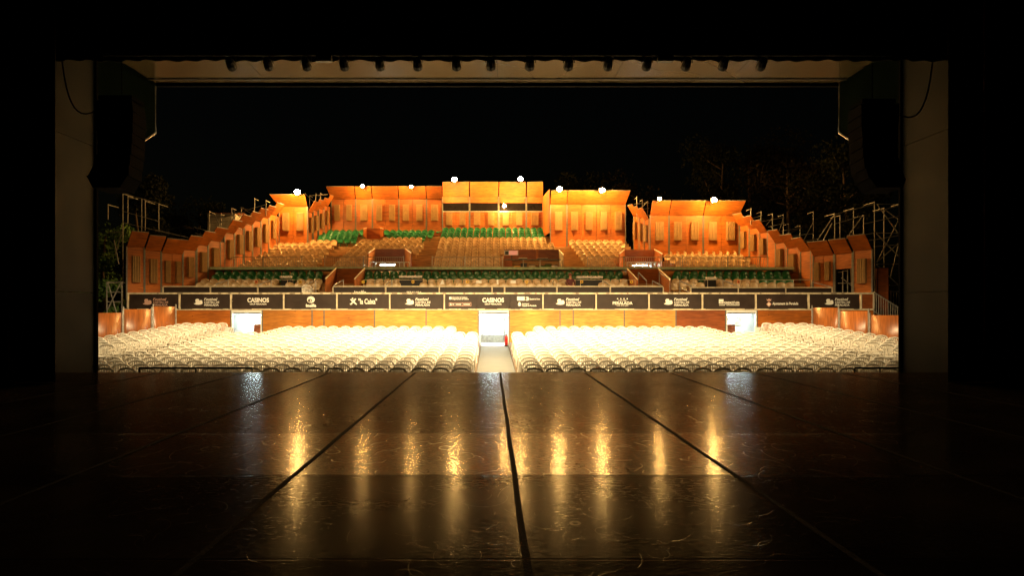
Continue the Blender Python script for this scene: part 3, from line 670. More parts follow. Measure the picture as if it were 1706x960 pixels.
# clamps along the rail
b = MB()
for i, px in enumerate(range(228, 1440, 17)):
    if RND.random() < .6: b.box(XX(px, WY), XX(px + RND.choice((3, 5, 9)), WY), WY - .05, WY - .041, ZT + .01, ZT + .05)
b.build('clips', M['vinyl'], rl)
# second row of dark boards above
y2 = 35.75
strips = [(273, 349), (352, 428), (431, 506), (556, 641), (644, 731), (733, 818), (821, 839), (842, 926), (929, 1015), (1018, 1104), (1152, 1229), (1231, 1308), (1310, 1385)]
sl = thing('terrace_rail', (0, y2, 1.5), 'thin cream rail with posts holding the upper row of dark boards', 'railing')
MB().box(XX(272, y2), XX(506, y2), y2 - .02, y2 + .03, ZZ(478.3, y2), ZZ(476.5, y2)).box(XX(556, y2), XX(1104, y2), y2 - .02, y2 + .03, ZZ(478.3, y2), ZZ(476.5, y2)).box(XX(1152, y2), XX(1386, y2), y2 - .02, y2 + .03, ZZ(480, y2), ZZ(478.4, y2)).build('top_rail', M['cream'], sl)
for px in sorted(set([s[0] - 1.2 for s in strips] + [506.8, 1105, 1386])): MB().box(XX(px, y2) - .03, XX(px, y2) + .03, y2 - .03, y2 + .02, 1.5, ZZ(478.6, y2)).build('post', M['cream'], sl)
for i, (a, c) in enumerate(strips):
    t = thing('terrace_board', (XX((a + c) / 2, y2), y2, 1.55), f'long dark banner board behind the balcony rail, {nth(i + 1)} from the left', 'board', 'dark boards of the upper row')
    MB().box(XX(a, y2), XX(c, y2), y2 - .01, y2 + .01, 1.55, ZZ(478.8 if a < 1150 else 480.4, y2)).build('board', M['vinyl'], t)
    if a == 556: lettering(t, 'inelfe', 600, 487, 6, y2 - .015, 20, 'letter', .02)
    if a == 644: lettering(t, 'PERALADA', 690, 488, 5, y2 - .015, 25, 'letter', .02)
# ------------------------------------------------------------------ stadium seats
def seat_mesh():
    b = MB()
    prof = [(-.40, .37, .185), (-.385, .425, .205), (-.2, .42, .21), (-.03, .42, .20), (.02, .50, .195), (.045, .60, .215), (.06, .69, .212), (.07, .75, .175), (.075, .785, .10)]
    vs = []
    for y, z, hw in prof:
        for u in (-1, -.6, 0, .6, 1): vs.append((u * hw, y - ((.05 * abs(u) ** 2 - .015) if z > .45 else 0), z + (.03 * abs(u) ** 2 if z < .45 else -.02 * abs(u) ** 2)))
    fs = []
    for i in range(len(prof) - 1):
        for j in range(4): a = i * 5 + j; fs.append((a, a + 1, a + 6, a + 5))
    b.add(vs, fs)
    b.add([(v[0] * .97, v[1] + (.03 if v[2] > .45 else .0), v[2] - (.03 if v[2] < .45 else .008)) for v in vs], [tuple(reversed(f)) for f in fs])
    rim = [(vs[5 * i][0], vs[5 * i][1] + .012, vs[5 * i][2]) for i in range(4, 9)] + [(0, .08, .795)] + [(vs[5 * i + 4][0], vs[5 * i + 4][1] + .012, vs[5 * i + 4][2]) for i in range(8, 3, -1)]
    b.path(rim, .019, 5)
    b.box(-.2, .2, -.25, -.2, .30, .375); b.box(-.03, .03, -.2, -.02, .02, .375)
    return b
SM = seat_mesh(); st_t = SM.mesh('stadium_seat', M['tan'], True, fix=False); st_g = SM.mesh('stadium_seat', M['green'], True, fix=False)
seats = []           # (y, x, z, green, label part)
gaps_low = [(540, 608), (1043, 1118)]
for j, (y, zt) in enumerate(lower):
    pa, pb = ((330, 1330), (338, 1326), (356, 1318), (362, 1312))[j]
    n = 0
    x = XX(pa, y)
    while x < XX(pb, y):
        px = VX + x * F / y
        skip = any(a - 2 < px < c + 2 for a, c in gaps_low)
        if j == 0 and (455 < px < 470 or 664 < px < 702 or 940 < px < 1003 or 1180 < px < 1205): skip = True
        if j == 1 and (664 < px < 702 or 958 < px < 1003 or 458 < px < 486 or 1172 < px < 1196): skip = True
        if not skip:
            n += 1
            seats.append((y, x, zt - .8, j >= 2 or (j == 1 and px > 1262), f'lower tier row {"ABCD"[j]}'.replace('row A', 'front row').replace('row B', 'second row').replace('row C', 'third row').replace('row D', 'back row'), n))
        x += .51
def lerp(a, b, t): return a + (b - a) * t
blocks = [('far left block', (393, 523), (470, 560), 0, 8, False), ('left block', (552, 690), (603, 708), 0, 9, False), ('centre block', (720, 940), (732, 915), 0, 9, False),
          ('right block', (978, 1042), (948, 1040), 0, 8, False), ('far right block', (1136, 1268), (1098, 1238), 0, 4, False),
          ('upper left corner', (527, 600), (535, 606), 9, 13, True), ('upper left block', (610, 714), (620, 738), 10, 13, True), ('upper centre block', (733, 908), (737, 904), 10, 13, True)]
for nm, (a0, b0), (a1, b1), i0, i1, gr in blocks:
    for i in range(i0, i1 + 1):
        y, zt = upper[i]; t = (i - i0) / max(1, i1 - i0); pa, pb = lerp(a0, a1, t), lerp(b0, b1, t)
        x = XX(pa, y) + .25; n = 0
        while x < XX(pb, y) - .1:
            px = VX + x * F / y
            sk = (i <= 4 and 610 < px < 690) or (i <= 4 and 834 < px < 938) or (i <= 4 and 1030 < px < 1104) or (i in (9, 10, 11) and 603 < px < 641)
            if not sk:
                n += 1; seats.append((y, x, zt - .8, gr, f'{nm} {nth(i - i0 + 1)} row', n))
            x += .50
seats.sort(key=lambda t: t[0])
stuff = MB(); sgr = []; srcs = {}
for i, (y, x, z, gr, lab, n) in enumerate(seats):
    a = .35 * x / 16 * (1 if y > 41 else .6); nm = 'green seats of the grandstand' if gr else 'brown seats of the grandstand'
    if i < 300:
        l = f'{"dark green" if gr else "brown"} plastic seat, {lab}, {nth(n)} from the left'
        loc = (x, y + .25, z)
        if gr not in srcs:
            o = bpy.data.objects.new('stadium_seat', st_g if gr else st_t); COL.objects.link(o); o.location = loc; o.rotation_euler = (0, 0, -a); srcs[gr] = o; tag(o, l, 'seat', nm)
        else: inst(srcs[gr], loc, -a, l, 'seat', nm)
    else:
        ca, sa = math.cos(-a), math.sin(-a); sgr.append(gr)
        stuff.add([(v[0] * ca - v[1] * sa + x, v[0] * sa + v[1] * ca + y + .25, v[2] + z) for v in SM.v], SM.f)
o = stuff.build('seats_mass', M['tan'], fix=False); o.data.materials.append(M['green']); nf = len(SM.f)
for p in o.data.polygons: p.material_index = 1 if sgr[p.index // nf] else 0; p.use_smooth = True
tag(o, 'brown seats with green topmost rows filling the upper tier', 'seats', kind='stuff')

# ------------------------------------------------------------------ plywood acoustic walls
def bay(pa, za, pb, zb, yj, yb, nl, lab, nxt=None, lean=.62, up=.80, group='plywood wall bays round the stand', door=None, ca=0., cb=0., window=False, m='ply', drop=.7):
    A, B = P(pa, yj, za), P(pb, yj, zb); zj = (A.z + B.z) / 2
    z0 = (ZZ(yb, za) + ZZ(yb, zb)) / 2 - drop
    A.z = B.z = 0; mid = (A + B) / 2; d = (B - A).normalized(); n = Vector((-d.y, d.x, 0))
    if n.dot(Vector((0, 27, 0)) - mid) < 0: n = -n
    W = (B - A).length
    t = thing('wall_bay', (mid.x, mid.y, z0), lab, 'wall bay', group)
    V = lambda u, o, z: A + d * u + n * o + Vector((0, 0, z))
    def slab(b, u0, u1, o0, o1, za_, zb_): return b.hexa([V(u0, o0, za_), V(u1, o0, za_), V(u1, o1, za_), V(u0, o1, za_)], [V(u0, o0, zb_), V(u1, o0, zb_), V(u1, o1, zb_), V(u0, o1, zb_)])
    nb = max(1, nl)
    zlo = z0
    if door is not None: zlo = door
    zhi = zj
    if window:
        slab(MB(), .02, W - .02, -.02, .0, ZZ(351.5, za), ZZ(338.5, za)).build('window_pane', M['glassd'], t)
        slab(MB(), 0, W, -.05, .03, ZZ(338, za), zj).build('beam_board', M[m], t)
        slab(MB(), 0, W, -.02, .04, ZZ(353, za), ZZ(351.6, za)).build('sill', M['steel'], t)
        zhi = ZZ(353.1, za)
    for k in range(nb):
        slab(MB(), W * k / nb + .012, W * (k + 1) / nb - .012, -.05, 0, zlo, zhi - .01).build('board', M[m], t)
    if nl:
        vis = ZZ(yb, (za + zb) / 2); H = zhi - vis
        for k in range(nl):
            u0, u1 = W * k / nb + W / nb * .27, W * k / nb + W / nb * .73
            b = MB(); zl, zu = vis + H * .22, vis + H * .80
            if window: zl, zu = vis + H * .2, vis + H * .97
            if drop > 1: zl, zu = vis + H * .3, vis + H * .8
            slab(b, u0, u1, .002, .10, zl, zu)
            r = 5
            for q in range(r):
                a_ = u0 + (u1 - u0) * (q + .18) / r; b_ = u0 + (u1 - u0) * (q + .78) / r
                slab(b, a_, b_, .101, .20, zl, zu)
            b.build('ribbed_absorber', M['louvre'], t)
    for u in (0, W): slab(MB(), u - .035, u + .035, -.06, .03, z0, zj + .02).build('post', M['paint'], t)
    if lean:
        q = [V(-ca, .0, zj + .03), V(W + cb * .0, 0, zj + .03), V(W + cb, lean, zj + up), V(-ca, lean, zj + up)]
        q[0] = V(0, 0, zj + .03); q[0] = V(.01, 0, zj + .03); q[1] = V(W - .01, 0, zj + .03)
        q[2] = V(W - .01 + cb, lean, zj + up); q[3] = V(.01 - ca, lean, zj + up)
        MB().sheet(q, .035).build('canopy', M[m], t)
        MB().bar(q[3] + Vector((0, 0, .0)), q[2], .05, .05).build('canopy_edge', M['paint'], t)
    if nxt is not None:
        E = Vector((XX(*nxt), nxt[1], 0))
        if (E - B).length > .12:
            b = MB(); dd = (E - B).normalized() * .02; nn = Vector((-dd.y, dd.x, 0)) * 1.2
            b.hexa([B + dd + nn + Vector((0, 0, z0)), E - dd + nn + Vector((0, 0, z0)), E - dd - nn + Vector((0, 0, z0)), B + dd - nn + Vector((0, 0, z0))],
                   [B + dd + nn + Vector((0, 0, zj)), E - dd + nn + Vector((0, 0, zj)), E - dd - nn + Vector((0, 0, zj)), B + dd - nn + Vector((0, 0, zj))])
            b.build('return_board', M[m], t)
    return t
left = [(211, 35.2, 240, 35.9, 412, 487, 1), (241, 36, 268, 36.7, 418, 487, 1), (269, 36.8, 304, 37.8, 423, 485, 2), (305, 38, 326, 38.8, 417, 475, 1), (328, 38.9, 346, 39.7, 409, 466, 1), (347, 39.8, 367, 40.8, 402, 458, 1),
        (374, 41.2, 390, 42.1, 389, 444, 1), (391, 42.2, 405, 43.1, 380, 436, 1), (407, 43.2, 420, 44.1, 374, 430, 1), (421, 44.2, 434, 45.1, 368, 424, 1), (435, 45.2, 447, 46.1, 363, 417, 1), (448, 46.2, 460, 47.3, 358, 409, 1)]
for i, q in enumerate(left):
    nx = left[i + 1][:2] if i + 1 < len(left) else (464, 48)
    bay(*q, f'plywood side bay with leaning canopy, {nth(i + 1)} from the stand left end', nx)
bay(465, 48, 512, 48, 344.5, 396, 2, 'front facing plywood bay at far left carrying a single lamp', (513, 48.3), ca=.5)
lz = [(513, 48.4, 520, 49.1, 354, 397, 1), (522, 49.2, 529, 49.8, 351, 394, 1), (531, 49.9, 538, 50.5, 348, 390, 1), (540, 50.6, 546, 51.2, 343, 384, 1)]
for i, q in enumerate(lz): bay(*q, f'narrow lit plywood bay, {nth(i + 1)} behind the far left front bay', lz[i + 1][:2] if i < 3 else (550, 51.5), lean=.5)
bl = [(552, 592, 2, 'corner bay of the left rear wall with two ribbed panels'), (593, 620, 1, 'narrow left rear wall bay with one ribbed panel under a lamp'), (621, 664, 2, 'left rear wall bay between the two lamps with two ribbed panels'), (665, 710, 2, 'glowing left rear wall bay with two ribbed panels under a lamp'), (711, 737, 1, 'last left rear wall bay beside the taller control box')]
for i, (a, c, k, lab) in enumerate(bl): bay(a, 51.5, c, 51.5, 332, 378, k, lab, None, lean=.55, up=.92, ca=.3 if i == 0 else 0)
cbays = [(737.5, 781.5, 2, 'control box bay with dark window under the left large lamp'), (783, 830, 2, 'control box bay with dark window and unlit canopy'), (831.5, 876, 2, 'control box bay with dark window and lamp below its beam'), (877.5, 904.5, 1, 'narrow right end bay of the control box with dark window')]
for i, (a, c, k, lab) in enumerate(cbays): bay(a, 52.6, c, 52.6, 328, 381, k, lab, (916, 49.2) if i == 3 else None, lean=.25, up=1.15, window=True)
bay(917, 49, 944, 49, 341, 402, 1, 'first bay of the tall right rear wall under a large lamp', None, up=.95, drop=1.2)
bay(945, 49, 1042, 49, 341, 402, 4, 'wide bay of the tall right rear wall with four ribbed panels', None, up=.95, cb=.25, drop=1.2)
rz = [(1056, 48.3, 1064, 47.6, 360, 410, 1), (1066, 47.4, 1072, 46.8, 363, 412, 1), (1074, 46.6, 1081, 45.8, 366, 414, 1)]
for i, q in enumerate(rz): bay(*q, f'narrow bright plywood bay between the two right rear walls, {nth(i + 1)} from the back', rz[i + 1][:2] if i < 2 else (1083, 45.6), lean=.5)
for a, c, k, lab in ((1083, 1114, 1, 'left bay of the lower right rear wall under a lamp'), (1115, 1171, 2, 'middle bay of the lower right rear wall between two lamps'), (1172, 1231, 2, 'right bay of the lower right rear wall with a lamp above')):
    bay(a, 45.5, c, 45.5, 359.5, 412, k, lab, None, up=.95, cb=.25 if a == 1172 else 0)
rb = [(1233, 45.2, 1248, 44.3, 376, 425, 1), (1249, 44.2, 1264, 43.4, 381, 429, 1), (1266, 43.2, 1279, 42.5, 388, 435, 1), (1292, 41.8, 1309, 40.9, 405, 455, 1), (1312, 40.7, 1332, 39.7, 413, 465, 1), (1334, 39.5, 1351, 38.5, 419, 475, 0), (1355, 38.3, 1389, 37.2, 426, 480, 2), (1391, 37.1, 1420, 36.2, 423, 488, 0), (1422, 36.1, 1453, 35.2, 417, 488, 1)]
for i, q in enumerate(rb):
    lab = 'plywood bay with an open doorway near the right end of the stand' if i == 7 else f'plywood side wall bay with canopy, {nth(i + 1)} in front of the right rear wall'
    bay(*q, lab, rb[i + 1][:2] if i < 8 else None, door=ZZ(448, 36.6) if i == 7 else None)

# ------------------------------------------------------------------ floodlights
def flood(px, py, y, lab, m, r=.2, down=.0):
    y -= .62; p = P(px, py - 1, y); t = thing('floodlight', p, lab, 'floodlight', 'lit floodlights on the rear walls')
    MB().ball(p, r, 12, 8, (1, .8, .85)).build('lamp_glass', M[m], t, smooth=True)
    MB().box(p.x - r * .9, p.x + r * .9, p.y + r * .8, p.y + r * 1.4, p.z - r * .5, p.z + r * .85).build('housing', M['blackm'], t)
    MB().bar((p.x, p.y + r * .9, p.z - r * .3), (p.x, p.y + .85, p.z - .15), .04).build('bracket', M['steel'], t)
flood(495, 321, 47.2, 'lit floodlight on the far left front bay', 'lamp')
flood(604, 311, 50.8, 'small lit floodlight on the left rear wall, first from its corner', 'lampw', .12)
flood(685, 312, 50.8, 'small lit floodlight on the left rear wall, nearer the control box', 'lampw', .12)
flood(757, 300, 51.55, 'large lit floodlight at the left of the control box roof', 'lamp', .19)
flood(867, 299, 51.55, 'large lit floodlight at the right of the control box roof', 'lamp', .19)
flood(932, 316, 48.2, 'lit floodlight at the left of the tall right rear wall', 'lamp', .19)
flood(1003, 318, 48.2, 'lit floodlight at the right of the tall right rear wall', 'lamp', .19)
flood(1099, 332, 44.6, 'small lit floodlight on the lower right rear wall, left one', 'lampw', .12)
flood(1190, 334, 44.6, 'lit floodlight on the lower right rear wall, right one', 'lamp', .17)
flood(840, 344, 52.2, 'small lit lamp in front of the control box window', 'lampw', .13)

# ------------------------------------------------------------------ stair enclosures, desk
def enclosure(bp, fp, yb, yf, ytop, ybot, yfront, lab, m='plyd', ms='ply', floor=None):  # default darker back board: its shade is put into the plywood colour
    """open fronted stair well: back board, two raked side boards"""
    (ba, bb), (fa, fb) = bp, fp
    t = thing('stair_enclosure', (XX((fa + fb) / 2, yf), (yf + yb) / 2, ZZ(ybot, yf)), lab, 'stair enclosure', 'stair enclosures in the stand')
    z0 = ZZ(ybot, yf); zt = ZZ(ytop, yb); zf = ZZ(yfront, yf)
    MB().box(XX(ba, yb), XX(bb, yb), yb, yb + .05, z0, zt).build('back_board', M[m], t)
    for a, f_ in ((ba, fa), (bb, fb)):
        xb, xf = XX(a, yb), XX(f_, yf); k = .05 if a == bb else -.05
        MB().hexa([(xb, yb - .003, z0), (xf, yf, z0), (xf + k, yf, z0), (xb + k, yb - .003, z0)], [(xb, yb - .003, zt), (xf, yf, zf), (xf + k, yf, zf), (xb + k, yb - .003, zt)]).build('side_board', M[ms], t)
        MB().bar((xf + k / 2, yf - .02, zf + .03), (xb + k / 2, yb, zt + .03), .06, .04).build('capping', M['cream'], t)
    return t
def stairlight(px, py, y, lab):
    p = P(px, py, y); t = thing('fluorescent_tube', p, lab, 'lamp', 'tubes in the stair wells')
    MB().box(p.x - .5, p.x + .5, y - .02, y + .05, p.z, p.z + .05).build('casing', M['white'], t)
    MB().tube((p.x - .48, y - .06, p.z + .02), (p.x + .48, y - .06, p.z + .02), .022, 8).build('tube', M['tube'], t)
enclosure((625, 674), (614, 685), 45.1, 42.35, 415, 446, 422.5, 'stair enclosure with shaded brown back and white lit interior in the left upper tier')
stairlight(646, 442.5, 42.9, 'cool white tube low inside the left upper stair enclosure')
enclosure((1041, 1090), (1032, 1103), 45.1, 42.35, 416.5, 446.5, 424, 'stair enclosure with shaded brown back and white lit interior in the right upper tier')
stairlight(1066, 443, 42.9, 'cool white tube low inside the right upper stair enclosure')
for a, c, lab in ((617, 682, 'white steel rail barrier inside the left upper stair enclosure'), (1045, 1098, 'white steel rail barrier inside the right upper stair enclosure')):
    y = 42.3; b = MB()
    t = thing('stair_barrier', (XX((a + c) / 2, y), y, WZ), lab, 'barrier', 'barriers in the stair wells')
    MB().bar((XX(a, y), y, ZZ(437, y)), (XX(c, y), y, ZZ(437, y)), .06).build('top_bar', M['white'], t)
    for k in range(9): x = lerp(XX(a, y), XX(c, y), k / 8); b.bar((x, y, WZ), (x, y, ZZ(437.6, y)), .05)
    b.build('bars', M['white'], t)
enclosure((561, 607), (543, 590), 39.85, 36.3, 447.5, 487, 466, 'orange plywood stair enclosure in the left lower tier', 'ply', 'ply')
enclosure((1045, 1096), (1063, 1116), 39.85, 36.3, 448, 487, 467, 'orange plywood stair enclosure in the right lower tier', 'ply', 'ply')
enclosure((611, 633), (606, 638), 50.3, 48.6, 380.5, 394, 382, 'small orange plywood box among the top green seats', 'ply', 'ply')
yd = 42.6
t = thing('mixing_booth', (XX(886, yd), yd, WZ), 'brown plywood mixing booth at the front of the centre upper tier', 'booth')
for a, c in ((840, 893), (897, 931)):
    MB().box(XX(a, 45), XX(c, 45), 45.0, 45.06, WZ, ZZ(416, 45)).build('back_board', M['plyd'], t)
MB().box(XX(893.2, 45), XX(896.8, 45), 44.96, 45.05, WZ, ZZ(415.5, 45)).build('post', M['ply'], t)
MB().hexa([(XX(938, yd), yd, WZ), (XX(938, yd) + .05, yd, WZ), (XX(931, 45) + .05, 45, WZ), (XX(931, 45), 45, WZ)], [(XX(938, yd), yd, ZZ(425, yd)), (XX(938, yd) + .05, yd, ZZ(425, yd)), (XX(931, 45) + .05, 45, ZZ(416, 45)), (XX(931, 45), 45, ZZ(416, 45))]).build('side_board', M['cream'], t)
MB().box(XX(841, yd), XX(935, yd), 42.7, 43.6, ZZ(433, yd), ZZ(431.6, yd)).build('counter', M['paint'], t)
MB().box(XX(840, yd), XX(853, yd), 42.55, 42.6, WZ, ZZ(434, yd)).build('front_board', M['ply'], t)
for i, px in enumerate((846, 872, 900, 933)): MB().bar((XX(px, yd), 42.75, WZ), (XX(px, yd), 42.75, ZZ(433.1, yd)), .05).build('leg', M['steel'], t)
for i, (px, wd, hh, lab) in enumerate(((872, 14, 3, 'low grey mixing console on the booth counter, left one'), (905, 18, 2.4, 'wide grey mixing console on the booth counter, right one'))):
    k = yd / F; x = XX(px, yd); z = ZZ(431.5, yd); tt = thing('mixing_console', (x, 43.1, z), lab, 'mixing console', 'consoles in the mixing booth')
    MB().hexa([(x - wd * k / 2, 42.8, z), (x + wd * k / 2, 42.8, z), (x + wd * k / 2, 43.45, z), (x - wd * k / 2, 43.45, z)], [(x - wd * k / 2, 42.8, z + .05), (x + wd * k / 2, 42.8, z + .05), (x + wd * k / 2, 43.45, z + hh * k), (x - wd * k / 2, 43.45, z + hh * k)]).build('body', M['blackm'], tt)
    b = MB()
    for q in range(9): xx = x - wd * k / 2 + wd * k * (q + .5) / 9; b.box(xx - .015, xx + .015, 42.9, 42.95, z + .06, z + .1)
    b.build('faders', M['cream'], tt)
x = XX(853, yd); z = ZZ(431.4, yd); tt = thing('monitor', (x, 42.9, z), 'monitor with red picture at the left end of the mixing booth', 'monitor')
MB().box(x - .5, x + .42, 42.9, 42.96, z + .26, z + .58).build('bezel', M['white'], tt); MB().box(x - .18, x + .36, 42.885, 42.899, z + .3, z + .54).build('screen', M['screen'], tt)
MB().box(x - .45, x - .22, 42.885, 42.899, z + .3, z + .54).build('side_panel', M['blackm'], tt); MB().bar((x, 42.95, z), (x, 42.95, z + .27), .06).build('stand', M['blackm'], tt)
for i, (px, hh, m) in enumerate(((873, .42, 'blackm'), (862, .3, 'yellow'), (887, .34, 'cream'), (914, .36, 'leafc'), (924, .3, 'steel'), (904, .28, 'leafc'))):
    x = XX(px, yd); nm = ['black equipment case under the booth counter', 'small yellow box under the booth counter', 'narrow cream box under the booth counter', 'green storage box under the booth counter, right one', 'grey metal box at the right end under the counter', 'green storage box under the booth counter, left one'][i]
    tt = thing('equipment_case', (x, 42.9, WZ), nm, 'case', 'cases under the mixing booth counter')
    MB().box(x - .2, x + .2, 42.75, 43.2, WZ, WZ + hh).build('case', M[m], tt); MB().box(x - .21, x + .21, 42.74, 43.21, WZ + hh + .002, WZ + hh + .05).build('lid', M['blackm'], tt)

# ------------------------------------------------------------------ rails in the stand
def railing(pa, pb, y, z0, ytop, lab, group, step=.13, m='steel'):
    xa, xb = XX(pa, y), XX(pb, y); zt = ZZ(ytop, y)
    t = thing('guard_rail', ((xa + xb) / 2, y, z0), lab, 'railing', group)
    MB().tube((xa, y, zt), (xb, y, zt), .025, 6).build('top_bar', M[m], t); MB().tube((xa, y, z0 + .1), (xb, y, z0 + .1), .02, 5).build('bottom_bar', M[m], t)
    b = MB(); n = max(2, int((xb - xa) / step))
    for i in range(1, n): x = lerp(xa, xb, i / n); b.bar((x, y, z0 + .1), (x, y, zt), .018)
    b.build('balusters', M[m], t)
    for x in (xa, xb): MB().bar((x, y, z0), (x, y, zt + .06), .05).build('post', M[m], t)
gr = 'guard rails along the upper walkway'
segs = [(377, 438, 'left end'), (439, 503, 'second from left end'), (541, 605, 'left of the left stair enclosure'), (606, 672, 'before the left stair enclosure'), (720, 774, 'left half of the centre block'), (775, 837, 'right half of centre block'),
        (979, 1039, 'before the right block'), (1040, 1100, 'before the right stair enclosure'), (1103, 1133, 'short one at the right steps'), (1137, 1212, 'before the far right block, left half'), (1213, 1279, 'before the far right block, right end')]
for a, c, s_ in segs: railing(a, c, 41.6, WZ, 428.5, f'grey steel guard rail on the walkway, {s_}', gr)
hand = [((360, 474), (380, 466.6)), ((430, 475), (451.5, 466.6)), ((506, 476), (526, 466.6)), ((556, 476), (572, 466.6)), ((642.7, 474.7), (652, 466)), ((920.6, 467), (926.7, 475.5)), ((1004.5, 468), (1016.6, 476)), ((1063.4, 454), (1077, 468)), ((1087, 468), (1104, 477)), ((1098.5, 454), (1116, 467)), ((1132, 468), (1152.6, 477)), ((1133, 479), (1149, 488)), ((1204.5, 467), (1229, 477)), ((1353, 470), (1384, 478))]
for i, (a, c) in enumerate(hand):
    hi = a if a[1] < c[1] else c; lo = c if hi is a else a
    p, q = P(*hi, 36.5), P(*lo, 35.9)
    t = thing('stair_handrail', (q.x, q.y, 1.5), f'short sloping steel handrail in the lower tier, {nth(i + 1)} from the left', 'handrail', 'sloping handrails in the lower tier')
    MB().tube(p, q, .03, 6).build('bar', M['steel'], t)
    MB().tube((p.x, p.y, 1.8), p, .022, 5).build('post', M['steel'], t); MB().tube((q.x, q.y, 1.5), q, .022, 5).build('post', M['steel'], t)
for i, (a, c) in enumerate(((381, 428), (453, 505), (606, 642), (654, 828), (830, 920), (930, 1004), (1018, 1058), (1155, 1203), (1232, 1290), (1292, 1352))):
    y = 36.3; za = ZZ(466.4, y); xa, xb = XX(a, y), XX(c, y)
    t = thing('seat_rail', ((xa + xb) / 2, y, 2.2), f'thin horizontal rail before the lower tier seats, {nth(i + 1)} from the left', 'rail', 'rails before the lower tier seats')
    MB().tube((xa, y, za), (xb, y, za), .014, 5).build('bar', M['cream'], t)
    for x in (xa, (xa + xb) / 2, xb): MB().tube((x, y, 1.9), (x, y, za), .013, 5).build('post', M['cream'], t)
for i, (px, m) in enumerate(((427, 'orange'), (500, 'yellow'), (605, 'yellow'), (688, 'yellow'), (778.5, 'yellow'), (877.6, 'yellow'), (969, 'yellow'), (1052, 'yellow'), (1230, 'orange'))):
    y = 36.22; p = P(px, 469.8, y)
    lab = ('orange round marker on the rail at far left' if px == 427 else 'orange round marker on the rail at far right') if m == 'orange' else f'yellow round marker with dark centre on the seat rail, {nth(i)} yellow one from the left'
    t = thing('row_marker', p - Vector((0, 0, .09)), lab, 'marker', 'round row markers on the rail')
    b = MB(); b.poly(circ(0, 0, .085, .085, 16), lambda u, v, d: p + Vector((u, -d, v)), .012); b.build('disc', M[m], t)
    b = MB(); b.poly(circ(0, 0, .035, .035, 10), lambda u, v, d: p + Vector((u, -.014 - d, v)), .006); b.build('centre', M['blackm'], t)
for i, (px, w_, h_) in enumerate(((798, 9, 4.5), (829, 3, 8), (855, 9, 4.5), (737, 7, 8))):
    y = 36.2; p = P(px, 469.8, y); k = y / F
    if i == 3: b = MB().poly([(-3.6, 4), (3.6, 4), (.4, -4), (-.4, -4)], lambda u, v, d: p + Vector((u * k, -d, -v * k)), .01)
    else: b = MB().box(p.x - w_ * k / 2, p.x + w_ * k / 2, y - .01, y, p.z - h_ * k / 2, p.z + h_ * k / 2)
    tag(b.build('paper_sign', M['letter']), ['small white card on the seat rail, left of the middle', 'narrow white upright card at the middle of the seat rail', 'small white card on the seat rail, right of the middle', 'pale triangular sign on the seat rail'][i], 'sign')
for i, (a, c, py) in enumerate(((665, 703, 461.5), (960, 1004, 462.5), (467, 486, 462), (1176, 1194, 464))):
    y = 37.3; p, q = P(a, py, y), P(c, py, y)
    t = thing('rolled_cover', (p + q) / 2 - Vector((0, 0, .5)), ['white rolled cover lying left of the middle lower tier', 'white rolled cover lying right of the seated person', 'short pale rolled cover in the left lower tier', 'short pale rolled cover in the right lower tier'][i], 'cover', 'rolled covers in the lower tier')
    b = MB(); n = 14; b.path([p.lerp(q, k / n) + Vector((0, 0, .012 * math.sin(k * 2.1))) for k in range(n + 1)], [.075 + .015 * math.sin(k * 3.3) for k in range(n + 1)], 8); b.build('roll', M['letter'], t, smooth=True)
    MB().box(p.x, q.x, y + .1, y + .4, 2.46, p.z - .1).build('bench', M['blackm'], t)
# a few stalls chairs up on the terrace, tops above the balcony rail
for i, px in enumerate((236, 252, 268, 381, 408, 451, 512, 770, 960, 1046, 1110, 1270, 1345, 1390, 1410)):
    y = 35.15; inst(src, (XX(px, y), y, 1.505), RND.uniform(-.2, .2), f'white armchair on the terrace, just its top above the balcony, {nth(i + 1)} from the left', 'chair', 'white armchairs on the terrace')
inst(src, (XX(512, 35.4), 35.4, 1.98), .4, 'white armchair standing high by the lower tier steps, left of the orange enclosure', 'chair', 'white armchairs on the terrace')

